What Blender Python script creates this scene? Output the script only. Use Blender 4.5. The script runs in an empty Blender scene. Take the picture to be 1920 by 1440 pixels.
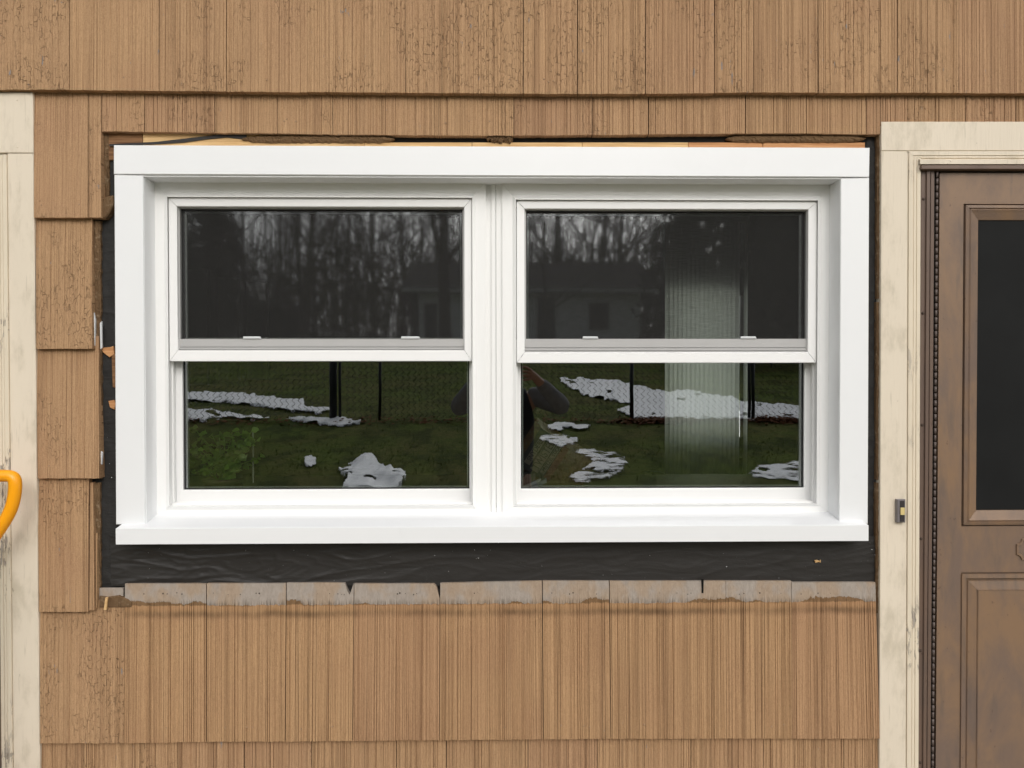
import bpy, bmesh, math, random
from mathutils import Vector, Matrix, noise as mnoise

R = math.radians
scene = bpy.context.scene
col = scene.collection

# ------------------------------------------------------------------ camera, sky, sun, exposure
CAM = Vector((0.0, -2.1, 1.62))
YAW, PITCH, ROLL, FPX = R(0.992), R(0.797), R(-0.055), 1442.0
cp, sp, cy, sy = math.cos(PITCH), math.sin(PITCH), math.cos(YAW), math.sin(YAW)
FWD = Vector((sy * cp, cy * cp, -sp))
RGT = Vector((cy, -sy, 0))
UPV = RGT.cross(FWD)
RGT, UPV = (math.cos(ROLL) * RGT + math.sin(ROLL) * UPV, -math.sin(ROLL) * RGT + math.cos(ROLL) * UPV)
cam_d = bpy.data.cameras.new('camera')
cam_d.sensor_width = 36.0
cam_d.lens = 36.0 * FPX / 1920.0
cam_d.clip_start = 0.02
cam_d.clip_end = 600
cam = bpy.data.objects.new('camera', cam_d)
col.objects.link(cam)
m3 = Matrix((RGT, UPV, -FWD)).transposed()
cam.matrix_world = Matrix.Translation(CAM) @ m3.to_4x4()
scene.camera = cam

SUN_EL, SUN_AZ = R(30), R(168)          # azimuth clockwise from +Y: the light comes over the photographer's shoulder
w = bpy.data.worlds.new('World')
scene.world = w
w.use_nodes = True
wn = w.node_tree
wn.nodes.clear()
sky = wn.nodes.new('ShaderNodeTexSky')
sky.sky_type = 'NISHITA'
sky.sun_disc = False
sky.sun_elevation = SUN_EL
sky.sun_rotation = SUN_AZ
sky.altitude = 0
sky.air_density = 1.0
sky.dust_density = 6.0
sky.ozone_density = 1.0
hs = wn.nodes.new('ShaderNodeHueSaturation')
hs.inputs['Saturation'].default_value = 0.22
bg = wn.nodes.new('ShaderNodeBackground')
bg.inputs['Strength'].default_value = 0.14
wo = wn.nodes.new('ShaderNodeOutputWorld')
wn.links.new(sky.outputs[0], hs.inputs['Color'])
wn.links.new(hs.outputs[0], bg.inputs[0])
wn.links.new(bg.outputs[0], wo.inputs[0])

sd = bpy.data.lights.new('sun', 'SUN')
sd.energy = 1.4
sd.angle = R(140)
sd.color = (1.0, 0.985, 0.965)
sun = bpy.data.objects.new('sun', sd)
col.objects.link(sun)
sdir = Vector((math.sin(SUN_AZ) * math.cos(SUN_EL), math.cos(SUN_AZ) * math.cos(SUN_EL), math.sin(SUN_EL)))
sun.rotation_euler = sdir.to_track_quat('Z', 'Y').to_euler()

vs = scene.view_settings
vs.view_transform = 'Standard'
vs.look = 'None'
vs.gamma = 1
vs.use_curve_mapping = False
vs.exposure = 0.0
scene.render.engine = 'CYCLES'
scene.cycles.use_denoising = True
scene.cycles.max_bounces = 10
scene.cycles.transparent_max_bounces = 24
scene.cycles.glossy_bounces = 4
scene.cycles.diffuse_bounces = 4
scene.cycles.caustics_reflective = False
scene.cycles.caustics_refractive = False

# ------------------------------------------------------------------ measuring helpers
def ray(px, py):
    return (FWD * FPX + RGT * (px - 960.0) + UPV * (720.0 - py))

def at(px, py, y):
    """the point that the photograph shows at (px, py), on the upright plane at distance y from the wall"""
    d = ray(px, py)
    return CAM + d * ((y - CAM.y) / d.y)

def xz(px, py, y):
    p = at(px, py, y)
    return (p.x, p.z)

GLASS_Y = 0.09

def terrain(x, y):
    s = -y
    z = 0.0
    if s > 3:
        z += min(s - 3, 8) * 0.1025
    if s > 11:
        z += min(s - 11, 28) * 0.083
    if s > 39:
        z += (s - 39) * 0.02
    if s > 1:
        z += 0.03 * mnoise.noise(Vector((x * 0.35, y * 0.35, 3.1))) * min(1, (s - 1) / 4)
    return z

def yard(px, py):
    """ground point seen at (px, py) mirrored in the glass"""
    d = ray(px, py).normalized()
    def under(t):
        p = CAM + d * t
        yy = 2 * GLASS_Y - p.y
        return p.y > GLASS_Y and p.z < terrain(p.x, yy)
    t = 2.4
    while t < 130:
        if under(t):
            a, c = t - 0.6, t
            for _ in range(9):
                m_ = (a + c) / 2
                if under(m_):
                    c = m_
                else:
                    a = m_
            p = CAM + d * c
            return Vector((p.x, 2 * GLASS_Y - p.y, terrain(p.x, 2 * GLASS_Y - p.y)))
        t += 0.6
    return None

def yard_x(px, dist):
    """x of a thing mirrored at column px, dist metres from the lens along the view"""
    d = ray(px, 700)
    return CAM.x + d.x / d.y * dist

# ------------------------------------------------------------------ mesh helpers
class MB:
    def __init__(self):
        self.v, self.f, self.mi = [], [], []
        self.cur = 0

    def add(self, vs, fs):
        o = len(self.v)
        self.v += [tuple(p) for p in vs]
        for f in fs:
            self.f.append(tuple(i + o for i in f))
            self.mi.append(self.cur)

    def box(self, x0, x1, y0, y1, z0, z1):
        self.add([(x0, y0, z0), (x1, y0, z0), (x1, y1, z0), (x0, y1, z0), (x0, y0, z1), (x1, y0, z1), (x1, y1, z1), (x0, y1, z1)],
                 [(0, 1, 5, 4), (1, 2, 6, 5), (2, 3, 7, 6), (3, 0, 4, 7), (4, 5, 6, 7), (3, 2, 1, 0)])

    def prism(self, poly, yf, yb, c=0.0):
        """poly: (x, z) counter-clockwise seen from the front (-y); chamfered front edge"""
        a = sum(poly[i][0] * poly[(i + 1) % len(poly)][1] - poly[(i + 1) % len(poly)][0] * poly[i][1] for i in range(len(poly)))
        if a < 0:
            poly = poly[::-1]
        n = len(poly)
        back = [(x, yb, z) for x, z in poly]
        if c > 0:
            ins = inset(poly, c)
            mid = [(x, yf + c, z) for x, z in poly]
            front = [(x, yf, z) for x, z in ins]
            rings = [front, mid, back]
        else:
            rings = [[(x, yf, z) for x, z in poly], back]
        vs = [p for r in rings for p in r]
        fs = [tuple(range(n))]
        for k in range(len(rings) - 1):
            for i in range(n):
                j = (i + 1) % n
                fs.append((k * n + j, k * n + i, (k + 1) * n + i, (k + 1) * n + j))
        fs.append(tuple(range(len(rings) * n - 1, (len(rings) - 1) * n - 1, -1)))
        self.add(vs, fs)

    def tube(self, pts, rad, n=6, cap=True):
        pts = [Vector(p) for p in pts]
        rads = rad if isinstance(rad, (list, tuple)) else [rad] * len(pts)
        vs, fs = [], []
        ref = None
        for i, p in enumerate(pts):
            a = pts[max(0, i - 1)]
            b = pts[min(len(pts) - 1, i + 1)]
            t = (b - a).normalized()
            if ref is None:
                ref = Vector((0, 0, 1)) if abs(t.z) < 0.9 else Vector((1, 0, 0))
            u = t.cross(ref)
            if u.length < 1e-4:
                u = t.cross(Vector((0.3, 1, 0.2)))
            u.normalize()
            v = t.cross(u).normalized()
            ref = u.cross(t)
            for k in range(n):
                an = 2 * math.pi * k / n
                vs.append(p + (u * math.cos(an) + v * math.sin(an)) * rads[i])
        for i in range(len(pts) - 1):
            for k in range(n):
                l = (k + 1) % n
                fs.append((i * n + k, i * n + l, (i + 1) * n + l, (i + 1) * n + k))
        if cap:
            fs.append(tuple(range(n - 1, -1, -1)))
            fs.append(tuple(range((len(pts) - 1) * n, len(pts) * n)))
        self.add(vs, fs)

    def ball(self, c, r, nu=8, nv=5, sc=(1, 1, 1)):
        vs, fs = [], []
        for j in range(nv + 1):
            th = math.pi * j / nv
            for i in range(nu):
                ph = 2 * math.pi * i / nu
                vs.append((c[0] + r * sc[0] * math.sin(th) * math.cos(ph), c[1] + r * sc[1] * math.sin(th) * math.sin(ph), c[2] + r * sc[2] * math.cos(th)))
        for j in range(nv):
            for i in range(nu):
                k = (i + 1) % nu
                fs.append((j * nu + i, (j + 1) * nu + i, (j + 1) * nu + k, j * nu + k))
        self.add(vs, fs)

    def build(self, name, mats, parent=None, smooth=False, kind=None):
        me = bpy.data.meshes.new(name)
        me.from_pydata(self.v, [], self.f)
        mats = mats if isinstance(mats, (list, tuple)) else [mats]
        for m in mats:
            me.materials.append(m)
        if len(mats) > 1:
            me.polygons.foreach_set('material_index', self.mi)
        if smooth:
            me.polygons.foreach_set('use_smooth', [True] * len(me.polygons))
        me.update()
        o = bpy.data.objects.new(name, me)
        col.objects.link(o)
        if parent is not None:
            put(o, parent)
        if kind:
            o['kind'] = kind
        return o

def inset(poly, c):
    n = len(poly)
    out = []
    for i in range(n):
        p0, p1, p2 = Vector(poly[i - 1]), Vector(poly[i]), Vector(poly[(i + 1) % n])
        d1, d2 = (p1 - p0).normalized(), (p2 - p1).normalized()
        n1, n2 = Vector((-d1.y, d1.x)), Vector((-d2.y, d2.x))
        m = n1 + n2
        if m.length < 1e-6:
            m = n1
        m = m / max(0.25, m.dot(n1)) * 1.0
        q = p1 + m * c
        out.append((q.x, q.y))
    return out

WORLD_OF = {}

def put(o, parent):
    """parent o, keeping mesh coordinates as world coordinates"""
    o.parent = parent
    o.matrix_parent_inverse = Matrix.Translation(-WORLD_OF.get(parent.name, Vector((0, 0, 0))))

def thing(name, label, cat, loc=(0, 0, 0), group=None):
    o = bpy.data.objects.new(name, None)
    o.empty_display_size = 0.1
    o.location = loc
    col.objects.link(o)
    WORLD_OF[o.name] = Vector(loc)
    return tag(o, label, cat, group)

def tag(o, label, cat, group=None):
    o['label'] = label
    o['category'] = cat
    o['kind'] = 'thing'
    if group:
        o['group'] = group
    return o

def nested(rects, name, mat, parent, gap=0.0004, sides=(0, 1, 2, 3), joined=True, smooth=False):
    """mitred surround: rects = [((x0, z0, x1, z1), y), ...] from outside in; four members with hairline mitre gaps"""
    out = []
    mb = MB()
    for s in sides:
        if not joined:
            mb = MB()
        vs = []
        for (x0, z0, x1, z1), y in rects:
            c = [(x0, z0), (x1, z0), (x1, z1), (x0, z1)]
            a, b = Vector(c[s]), Vector(c[(s + 1) % 4])
            d = (b - a).normalized() * gap
            a, b = a + d, b - d
            vs += [(a.x, y, a.y), (b.x, y, b.y)]
        n = len(rects)
        fs = [(2 * i, 2 * i + 1, 2 * i + 3, 2 * i + 2) for i in range(n - 1)]
        yb = max(y for _, y in rects) + 0.004
        # closing back and mitre ends
        o = len(vs)
        vs += [(vs[0][0], yb, vs[0][2]), (vs[1][0], yb, vs[1][2]), (vs[2 * n - 2][0], yb, vs[2 * n - 2][2]), (vs[2 * n - 1][0], yb, vs[2 * n - 1][2])]
        fs += [(1, 0, o, o + 1), (2 * n - 2, 2 * n - 1, o + 3, o + 2)]
        fs.append(tuple([2 * i for i in range(n)][::1] + [o + 2, o]))
        fs.append(tuple([2 * i + 1 for i in range(n)][::-1] + [o + 1, o + 3]))
        mb.add(vs, fs)
        if not joined:
            out.append(mb.build(name, mat, parent, smooth))
    if joined:
        return mb.build(name, mat, parent, smooth)
    return out

def prect(l, t, r, b, y):
    """a world rectangle measured at four photo edges on plane y"""
    cx, cyy = (l + r) / 2, (t + b) / 2
    return ((at(l, cyy, y).x, at(cx, b, y).z, at(r, cyy, y).x, at(cx, t, y).z), y)

# ------------------------------------------------------------------ materials
class NT:
    def __init__(self, name, rough=0.6, spec=0.3):
        self.m = bpy.data.materials.new(name)
        self.m.use_nodes = True
        self.t = self.m.node_tree
        self.t.nodes.clear()
        self.out = self.t.nodes.new('ShaderNodeOutputMaterial')
        self.b = self.t.nodes.new('ShaderNodeBsdfPrincipled')
        self.b.inputs['Roughness'].default_value = rough
        self.b.inputs['Specular IOR Level'].default_value = spec
        self.t.links.new(self.b.outputs[0], self.out.inputs[0])

    def n(self, typ, props=None, **ins):
        nd = self.t.nodes.new(typ)
        for k, v in (props or {}).items():
            setattr(nd, k, v)
        for k, v in ins.items():
            self.put(nd.inputs[k.replace('_', ' ')] if k.replace('_', ' ') in nd.inputs else nd.inputs[k], v)
        return nd

    def put(self, sock, v):
        if isinstance(v, bpy.types.NodeSocket):
            self.t.links.new(v, sock)
        elif isinstance(v, (tuple, list)) and len(v) == 3 and sock.type == 'RGBA':
            sock.default_value = (*v, 1)
        else:
            sock.default_value = v

    def coord(self, rnd=True, space='Object'):
        c = self.n('ShaderNodeTexCoord').outputs[space]
        if rnd:
            r = self.n('ShaderNodeObjectInfo').outputs['Random']
            k = self.math('MULTIPLY', r, 37.0)
            cv = self.n('ShaderNodeCombineXYZ', X=k, Y=k, Z=k).outputs[0]
            c = self.n('ShaderNodeVectorMath', dict(operation='ADD'))
            self.t.links.new(self.t.nodes[-1].outputs[0], c.inputs[0]) if False else None
            self.put(c.inputs[0], self.n('ShaderNodeTexCoord').outputs[space])
            self.put(c.inputs[1], cv)
            c = c.outputs[0]
        return c

    def map(self, v, s, off=(0, 0, 0)):
        m = self.n('ShaderNodeMapping')
        self.put(m.inputs['Vector'], v)
        m.inputs['Scale'].default_value = s
        m.inputs['Location'].default_value = off
        return m.outputs[0]

    def noise(self, v, scale=1.0, detail=3.0, rough=0.55, dist=0.0):
        nd = self.n('ShaderNodeTexNoise')
        self.put(nd.inputs['Vector'], v)
        nd.inputs['Scale'].default_value = scale
        nd.inputs['Detail'].default_value = detail
        nd.inputs['Roughness'].default_value = rough
        nd.inputs['Distortion'].default_value = dist
        return nd.outputs['Fac']

    def math(self, op, a, b=0.5, c=0.5):
        nd = self.n('ShaderNodeMath', dict(operation=op))
        self.put(nd.inputs[0], a)
        self.put(nd.inputs[1], b)
        if op in ('MULTIPLY_ADD',):
            self.put(nd.inputs[2], c)
        return nd.outputs[0]

    def rng(self, v, a, b, lo=0.0, hi=1.0):
        nd = self.n('ShaderNodeMapRange', dict(interpolation_type='SMOOTHSTEP'))
        self.put(nd.inputs[0], v)
        for i, q in enumerate((a, b, lo, hi)):
            self.put(nd.inputs[i + 1], q)
        return nd.outputs[0]

    def mix(self, f, a, b, mode='MIX'):
        nd = self.n('ShaderNodeMix', dict(data_type='RGBA', blend_type=mode))
        self.put(nd.inputs[0], f)
        self.put(nd.inputs[6], a)
        self.put(nd.inputs[7], b)
        return nd.outputs[2]

    def bump(self, h, dist=0.002, strength=1.0, normal=None):
        nd = self.n('ShaderNodeBump')
        self.put(nd.inputs['Height'], h)
        nd.inputs['Distance'].default_value = dist
        nd.inputs['Strength'].default_value = strength
        if normal is not None:
            self.put(nd.inputs['Normal'], normal)
        return nd.outputs[0]

    def done(self, color=None, rough=None, normal=None):
        if color is not None:
            self.put(self.b.inputs['Base Color'], color)
        if rough is not None:
            self.put(self.b.inputs['Roughness'], rough)
        if normal is not None:
            self.put(self.b.inputs['Normal'], normal)
        return self.m

def plain(name, c, rough=0.6, spec=0.3, var=0.12, scale=8.0, metal=0.0):
    k = NT(name, rough, spec)
    n = k.noise(k.coord(), scale, 4)
    k.b.inputs['Metallic'].default_value = metal
    return k.done(k.mix(n, tuple(q * (1 - var) for q in c), tuple(min(1, q * (1 + var)) for q in c)))

PAINT_Z = at(960, 1133, -0.006).z
STAIN_Z = at(960, 1148, -0.008).z

def shingle_mat(name, bare=False, crack=0.56, base=(0.406, 0.254, 0.138)):
    k = NT(name, 0.82, 0.2)
    c = k.coord()
    pos = k.n('ShaderNodeTexCoord').outputs['Object']
    streak = k.noise(k.map(c, (160, 20, 1.6)), 1, 4, 0.6)
    fine = k.noise(k.map(c, (500, 60, 7)), 1, 2, 0.6)
    blotch = k.noise(k.map(c, (5, 5, 4)), 1, 4, 0.6)
    rnd = k.n('ShaderNodeObjectInfo').outputs['Random']
    colr = k.mix(streak, tuple(q * 0.72 for q in base), tuple(q * 1.22 for q in base))
    colr = k.mix(k.rng(fine, 0.38, 0.66, 0, 0.62), colr, tuple(q * 1.28 for q in base))
    colr = k.mix(k.rng(blotch, 0.4, 0.7, 0.0, 0.6), colr, (base[0] * 0.93, base[1] * 0.88, base[2] * 0.92))
    # tone of its own per shingle
    colr = k.mix(k.math('MULTIPLY', rnd, 0.35), colr, (base[0] * 0.84, base[1] * 0.83, base[2] * 0.84))
    thin = k.rng(k.noise(k.map(c, (430, 8, 1.6), (5, 2, 8)), 1, 2, 0.5), 0.52, 0.66, 0, 0.55)
    colr = k.mix(thin, colr, (base[0] * 0.45, base[1] * 0.40, base[2] * 0.36))
    speck = k.noise(k.map(c, (420, 60, 75)), 1, 4, 0.75)
    colr = k.mix(k.rng(speck, 0.49, 0.70, 0, 0.5), colr, (base[0] * 0.56, base[1] * 0.52, base[2] * 0.50))
    colr = k.mix(k.rng(speck, 0.46, 0.28, 0, 0.5), colr, (base[0] * 1.32, base[1] * 1.34, base[2] * 1.38))
    grit = k.noise(k.map(c, (900, 60, 340)), 1, 2, 0.7)
    colr = k.mix(k.rng(grit, 0.52, 0.68, 0, 0.45), colr, (base[0] * 0.52, base[1] * 0.48, base[2] * 0.45))
    colr = k.mix(k.rng(grit, 0.46, 0.32, 0, 0.40), colr, (base[0] * 1.35, base[1] * 1.36, base[2] * 1.40))
    hue = k.rng(k.math('FRACT', k.math('MULTIPLY', rnd, 7.31)), 0.5, 1.0, 0, 0.55)
    colr = k.mix(hue, colr, k.mix(1.0, colr, (0.98, 0.94, 1.0), 'MULTIPLY'))
    # faint grime washed down in streaks
    g = k.rng(k.noise(k.map(c, (34, 5, 0.9)), 1, 3), 0.52, 0.75, 0, 0.35)
    colr = k.mix(g, colr, (0.16, 0.085, 0.045))
    # crackled paint: short upright flakes
    wob = k.n('ShaderNodeVectorMath', dict(operation='ADD'))
    nz = k.n('ShaderNodeTexNoise')
    k.put(nz.inputs['Vector'], c)
    nz.inputs['Scale'].default_value = 60
    sc = k.n('ShaderNodeVectorMath', dict(operation='SCALE'))
    k.put(sc.inputs[0], nz.outputs['Color'])
    sc.inputs['Scale'].default_value = 0.0016
    k.put(wob.inputs[0], c)
    k.put(wob.inputs[1], sc.outputs[0])
    vd = []
    for ft in ('F1', 'F2'):
        vo = k.n('ShaderNodeTexVoronoi', dict(feature=ft, distance='CHEBYCHEV'))
        k.put(vo.inputs['Vector'], k.map(wob.outputs[0], (125, 1, 42)))
        vo.inputs['Scale'].default_value = 1.0
        vd.append(vo.outputs['Distance'])
    vdist = k.math('SUBTRACT', vd[1], vd[0])
    patch = k.rng(k.noise(k.map(c, (9, 9, 5)), 1, 3), crack, crack + 0.1)
    line = k.math('MULTIPLY', k.rng(vdist, 0.0, 0.065, 1, 0), patch)
    breaks = k.rng(k.noise(k.map(c, (120, 4, 60)), 1, 2), 0.40, 0.60)
    line = k.math('MULTIPLY', line, breaks)
    colr = k.mix(k.math('MULTIPLY', line, 0.55), colr, (0.075, 0.04, 0.02))
    # chips down to grey wood
    chip = k.rng(k.noise(k.map(c, (75, 4, 17)), 1, 3, 0.6), 0.69, 0.73)
    chip = k.math('MULTIPLY', chip, k.rng(k.noise(k.map(c, (6, 6, 5)), 1, 2), crack - 0.06, crack + 0.02))
    colr = k.mix(chip, colr, (0.255, 0.225, 0.21))
    h = k.math('ADD', k.math('MULTIPLY', fine, 0.4), k.math('MULTIPLY', streak, 0.5))
    h = k.math('SUBTRACT', h, k.math('MULTIPLY', speck, 0.6))
    h = k.math('SUBTRACT', h, k.math('MULTIPLY', grit, 0.35))
    h = k.math('SUBTRACT', h, k.math('MULTIPLY', line, 1.4))
    h = k.math('SUBTRACT', h, k.math('MULTIPLY', chip, 0.8))
    if bare:
        sep = k.n('ShaderNodeSeparateXYZ')
        k.put(sep.inputs[0], pos)
        z = sep.outputs[2]
        edge = k.math('MULTIPLY_ADD', k.noise(k.map(c, (95, 4, 30)), 1, 4, 0.7), 0.014, PAINT_Z - 0.006)
        edge2 = k.math('MULTIPLY_ADD', k.math('MULTIPLY', k.rng(k.noise(k.map(c, (7, 4, 4)), 1, 2, 0.5), 0.50, 0.62), k.noise(k.map(c, (150, 4, 60), (9, 0, 0)), 1, 4, 0.8)), 0.026, edge)
        up = k.rng(k.math('SUBTRACT', z, edge2), 0.0, 0.0016)
        grain = k.noise(k.map(c, (120, 10, 60), (3, 3, 3)), 1, 4, 0.7, 0.6)
        big = k.noise(k.map(c, (13, 10, 8), (7, 1, 3)), 1, 4)
        wood = k.mix(grain, (0.235, 0.17, 0.118), (0.45, 0.355, 0.27))
        wood = k.mix(k.rng(big, 0.44, 0.58), wood, k.mix(grain, (0.225, 0.19, 0.16), (0.44, 0.385, 0.335)))
        low = k.math('MULTIPLY', k.rng(k.math('SUBTRACT', z, edge), 0.018, 0.0, 0, 0.6), k.rng(k.noise(k.map(c, (300, 4, 14)), 1, 3, 0.7), 0.42, 0.6))
        wood = k.mix(low, wood, (0.11, 0.085, 0.065))
        ring = k.math('MULTIPLY', k.rng(k.math('SUBTRACT', edge2, z), 0.0045, 0.0, 0, 0.55), k.rng(k.noise(k.map(c, (30, 4, 4)), 1, 2), 0.45, 0.6))
        colr = k.mix(ring, colr, (0.075, 0.035, 0.015))
        sh = k.math('ABSOLUTE', k.math('SUBTRACT', z, k.math('MULTIPLY_ADD', k.noise(k.map(c, (14, 4, 4)), 1, 2), 0.014, STAIN_Z - 0.007)))
        stain = k.math('MULTIPLY', k.rng(sh, 0.018, 0.000), k.rng(k.noise(k.map(c, (8, 4, 3), (1, 2, 3)), 1, 5, 0.75), 0.30, 0.70, 0.22, 0.66))
        colr = k.mix(stain, colr, (0.085, 0.045, 0.022))
        tan = k.rng(k.math('SUBTRACT', z, STAIN_Z + 0.004), 0.0, 0.008, 0, 0.35)
        colr = k.mix(tan, colr, (0.33, 0.185, 0.085))
        up1 = k.rng(k.math('SUBTRACT', z, edge), 0.0, 0.0016)
        rot = k.mix(grain, (0.085, 0.045, 0.02), (0.24, 0.145, 0.075))
        colr = k.mix(k.math('MULTIPLY', up1, 0.85), colr, rot)
        colr = k.mix(up, colr, wood)
        h = k.math('MULTIPLY_ADD', grain, k.math('MULTIPLY', up, 0.7), h)
        h = k.math('SUBTRACT', h, k.math('MULTIPLY', up, 1.2))
    return k.done(colr, None, k.bump(h, 0.0011, 1.0))

M = {}
M['shingle'] = shingle_mat('painted shingle', crack=0.54)
M['shingle_crackled'] = shingle_mat('crackled painted shingle', crack=0.40)
M['shingle_cracking'] = shingle_mat('crazed painted shingle', crack=0.46)
M['shingle_bare'] = shingle_mat('painted shingle with bare head', bare=True, crack=0.66, base=(0.410, 0.254, 0.134))

def raw_wood():
    k = NT('raw broken wood', 0.9, 0.15)
    c = k.coord()
    g = k.noise(k.map(c, (260, 60, 24)), 1, 5, 0.7)
    b = k.noise(c, 55, 4, 0.7)
    cl = k.mix(g, (0.06, 0.033, 0.016), (0.24, 0.15, 0.08))
    cl = k.mix(k.rng(b, 0.52, 0.7, 0, 0.7), cl, (0.32, 0.235, 0.15))
    return k.done(cl, None, k.bump(k.math('ADD', g, b), 0.004))
M['raw'] = raw_wood()

def raw_wood_h():
    k = NT('raw splintered wood', 0.9, 0.15)
    c = k.coord()
    g = k.noise(k.map(c, (26, 60, 330)), 1, 5, 0.7)
    cl = k.mix(g, (0.05, 0.03, 0.015), (0.27, 0.165, 0.085))
    return k.done(cl, None, k.bump(g, 0.004))
M['raw_h'] = raw_wood_h()

def pine(name, a, b):
    k = NT(name, 0.7, 0.3)
    c = k.coord()
    g = k.noise(k.map(c, (7, 20, 240)), 1, 3, 0.6, 0.3)
    return k.done(k.mix(k.rng(g, 0.3, 0.7), a, b), None, k.bump(g, 0.0006))
M['pine'] = pine('fresh pine', (0.50, 0.30, 0.125), (0.70, 0.48, 0.24))
M['pine_red'] = pine('reddish cedar', (0.42, 0.19, 0.075), (0.58, 0.31, 0.14))
M['pine_old'] = pine('old brown board', (0.13, 0.06, 0.025), (0.26, 0.135, 0.06))

def felt(name, base, rough, amp, vec=(6, 6, 26)):
    k = NT(name, rough, 0.35)
    c = k.coord()
    n1 = k.noise(k.map(c, vec), 1, 4, 0.6, 0.8)
    n2 = k.noise(c, 260, 2)
    dust = k.rng(k.noise(c, 38, 5, 0.75), 0.60, 0.78, 0, 0.35)
    cl = k.mix(n1, tuple(q * 0.75 for q in base), tuple(q * 1.25 for q in base))
    cl = k.mix(dust, cl, tuple(q * 2.2 + 0.01 for q in base))
    return k.done(cl, None, k.bump(k.math('MULTIPLY_ADD', n2, 0.12, n1), amp))
M['felt'] = felt('old asphalt felt', (0.020, 0.019, 0.018), 0.75, 0.005)
M['wrap'] = felt('new black building paper', (0.022, 0.020, 0.0185), 0.5, 0.0022, (6, 5, 22))

def cream(name, base=(0.68, 0.60, 0.485), dirt=0.55):
    k = NT(name, 0.55, 0.3)
    c = k.coord()
    b = k.noise(k.map(c, (16, 10, 7)), 1, 5, 0.65)
    s = k.noise(k.map(c, (120, 20, 7)), 1, 4, 0.65)
    big = k.noise(k.map(c, (3, 3, 2.2)), 1, 3)
    cl = k.mix(big, tuple(q * 0.95 for q in base), tuple(q * 1.06 for q in base))
    cl = k.mix(k.math('MULTIPLY', k.rng(b, 0.48, 0.74), dirt), cl, (0.40, 0.345, 0.25))
    cl = k.mix(k.math('MULTIPLY', k.rng(s, 0.58, 0.72), 0.35), cl, (0.36, 0.31, 0.23))
    fleck = k.rng(k.noise(k.map(c, (60, 20, 22)), 1, 3, 0.7), 0.70, 0.74)
    cl = k.mix(k.math('MULTIPLY', fleck, 0.5), cl, (0.22, 0.175, 0.12))
    return k.done(cl, None, k.bump(k.math('ADD', s, k.math('MULTIPLY', b, 0.6)), 0.0009))
M['cream'] = cream('cream painted board')

def peel():
    k = NT('peeling cream paint', 0.6, 0.3)
    c = k.coord()
    sep = k.n('ShaderNodeSeparateXYZ')
    k.put(sep.inputs[0], k.n('ShaderNodeTexCoord').outputs['Object'])
    s = k.noise(k.map(c, (90, 20, 20)), 1, 5, 0.7)
    base = k.mix(k.noise(k.map(c, (14, 10, 6)), 1, 4), (0.62, 0.54, 0.42), (0.73, 0.645, 0.51))
    patch = k.rng(k.noise(k.map(c, (2, 2, 3.3)), 1, 2), 0.50, 0.62)
    chip = k.math('MULTIPLY', k.rng(s, 0.55, 0.58), patch)
    rim = k.math('MULTIPLY', k.rng(k.math('ABSOLUTE', k.math('SUBTRACT', s, 0.555)), 0.02, 0.0), patch)
    wood = k.mix(k.noise(k.map(c, (300, 20, 9)), 1, 3), (0.30, 0.255, 0.21), (0.50, 0.45, 0.39))
    cl = k.mix(chip, base, wood)
    cl = k.mix(k.math('MULTIPLY', rim, 0.5), cl, (0.20, 0.15, 0.105))
    return k.done(cl, None, k.bump(k.math('SUBTRACT', k.math('MULTIPLY', s, 0.4), chip), 0.0016))
M['peel'] = peel()

def white(name, base=(0.775, 0.785, 0.795), rough=0.32):
    k = NT(name, rough, 0.5)
    c = k.coord()
    b = k.noise(c, 5, 5, 0.6)
    smudge = k.rng(k.noise(k.map(c, (14, 14, 9)), 1, 5, 0.7), 0.60, 0.82, 0, 0.10)
    cl = k.mix(b, tuple(q * 0.985 for q in base), tuple(q * 1.012 for q in base))
    cl = k.mix(smudge, cl, (0.55, 0.53, 0.50))
    return k.done(cl, None, k.bump(k.noise(c, 7, 1), 0.00015))
M['white'] = white('white coil trim')
M['vinyl'] = white('white vinyl', (0.84, 0.84, 0.83), 0.28)
M['sash'] = white('white sash vinyl', (0.83, 0.83, 0.825), 0.3)
M['bar'] = plain('grey aluminium', (0.42, 0.415, 0.41), 0.4, 0.5, 0.05, 20)
M['tab'] = plain('pale grey tab', (0.62, 0.64, 0.65), 0.35, 0.5, 0.03, 20)
M['gasket'] = plain('black gasket', (0.012, 0.012, 0.013), 0.5, 0.3)
M['spacer'] = plain('glazing spacer', (0.42, 0.46, 0.44), 0.4, 0.4)

M['clear'] = None
def glass(name, refl, tint, wav=0.00004, rough=0.0):
    k = NT(name)
    k.t.nodes.remove(k.b)
    c = k.n('ShaderNodeTexCoord').outputs['Object']
    nrm = k.bump(k.math('ADD', k.noise(k.map(c, (5, 1, 7)), 1, 2, 0.4), k.math('MULTIPLY', k.noise(k.map(c, (10, 1, 34)), 1, 1), 0.16)), wav, 1.0)
    gl = k.n('ShaderNodeBsdfGlossy')
    gl.inputs['Roughness'].default_value = rough
    k.put(gl.inputs['Color'], (0.93, 0.97, 1.0))
    k.put(gl.inputs['Normal'], nrm)
    tr = k.n('ShaderNodeBsdfTransparent')
    k.put(tr.inputs['Color'], tint)
    fr = k.n('ShaderNodeFresnel')
    fr.inputs['IOR'].default_value = 1.5
    fac = k.math('MINIMUM', k.math('MULTIPLY', fr.outputs[0], refl), 0.9)
    mx = k.n('ShaderNodeMixShader')
    k.put(mx.inputs[0], fac)
    k.put(mx.inputs[1], tr.outputs[0])
    k.put(mx.inputs[2], gl.outputs[0])
    k.put(k.out.inputs[0], mx.outputs[0])
    return k.m
M['glass'] = glass('coated window glass', 7.4, (0.93, 0.96, 0.91), wav=0.00009, rough=0.0)
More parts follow.
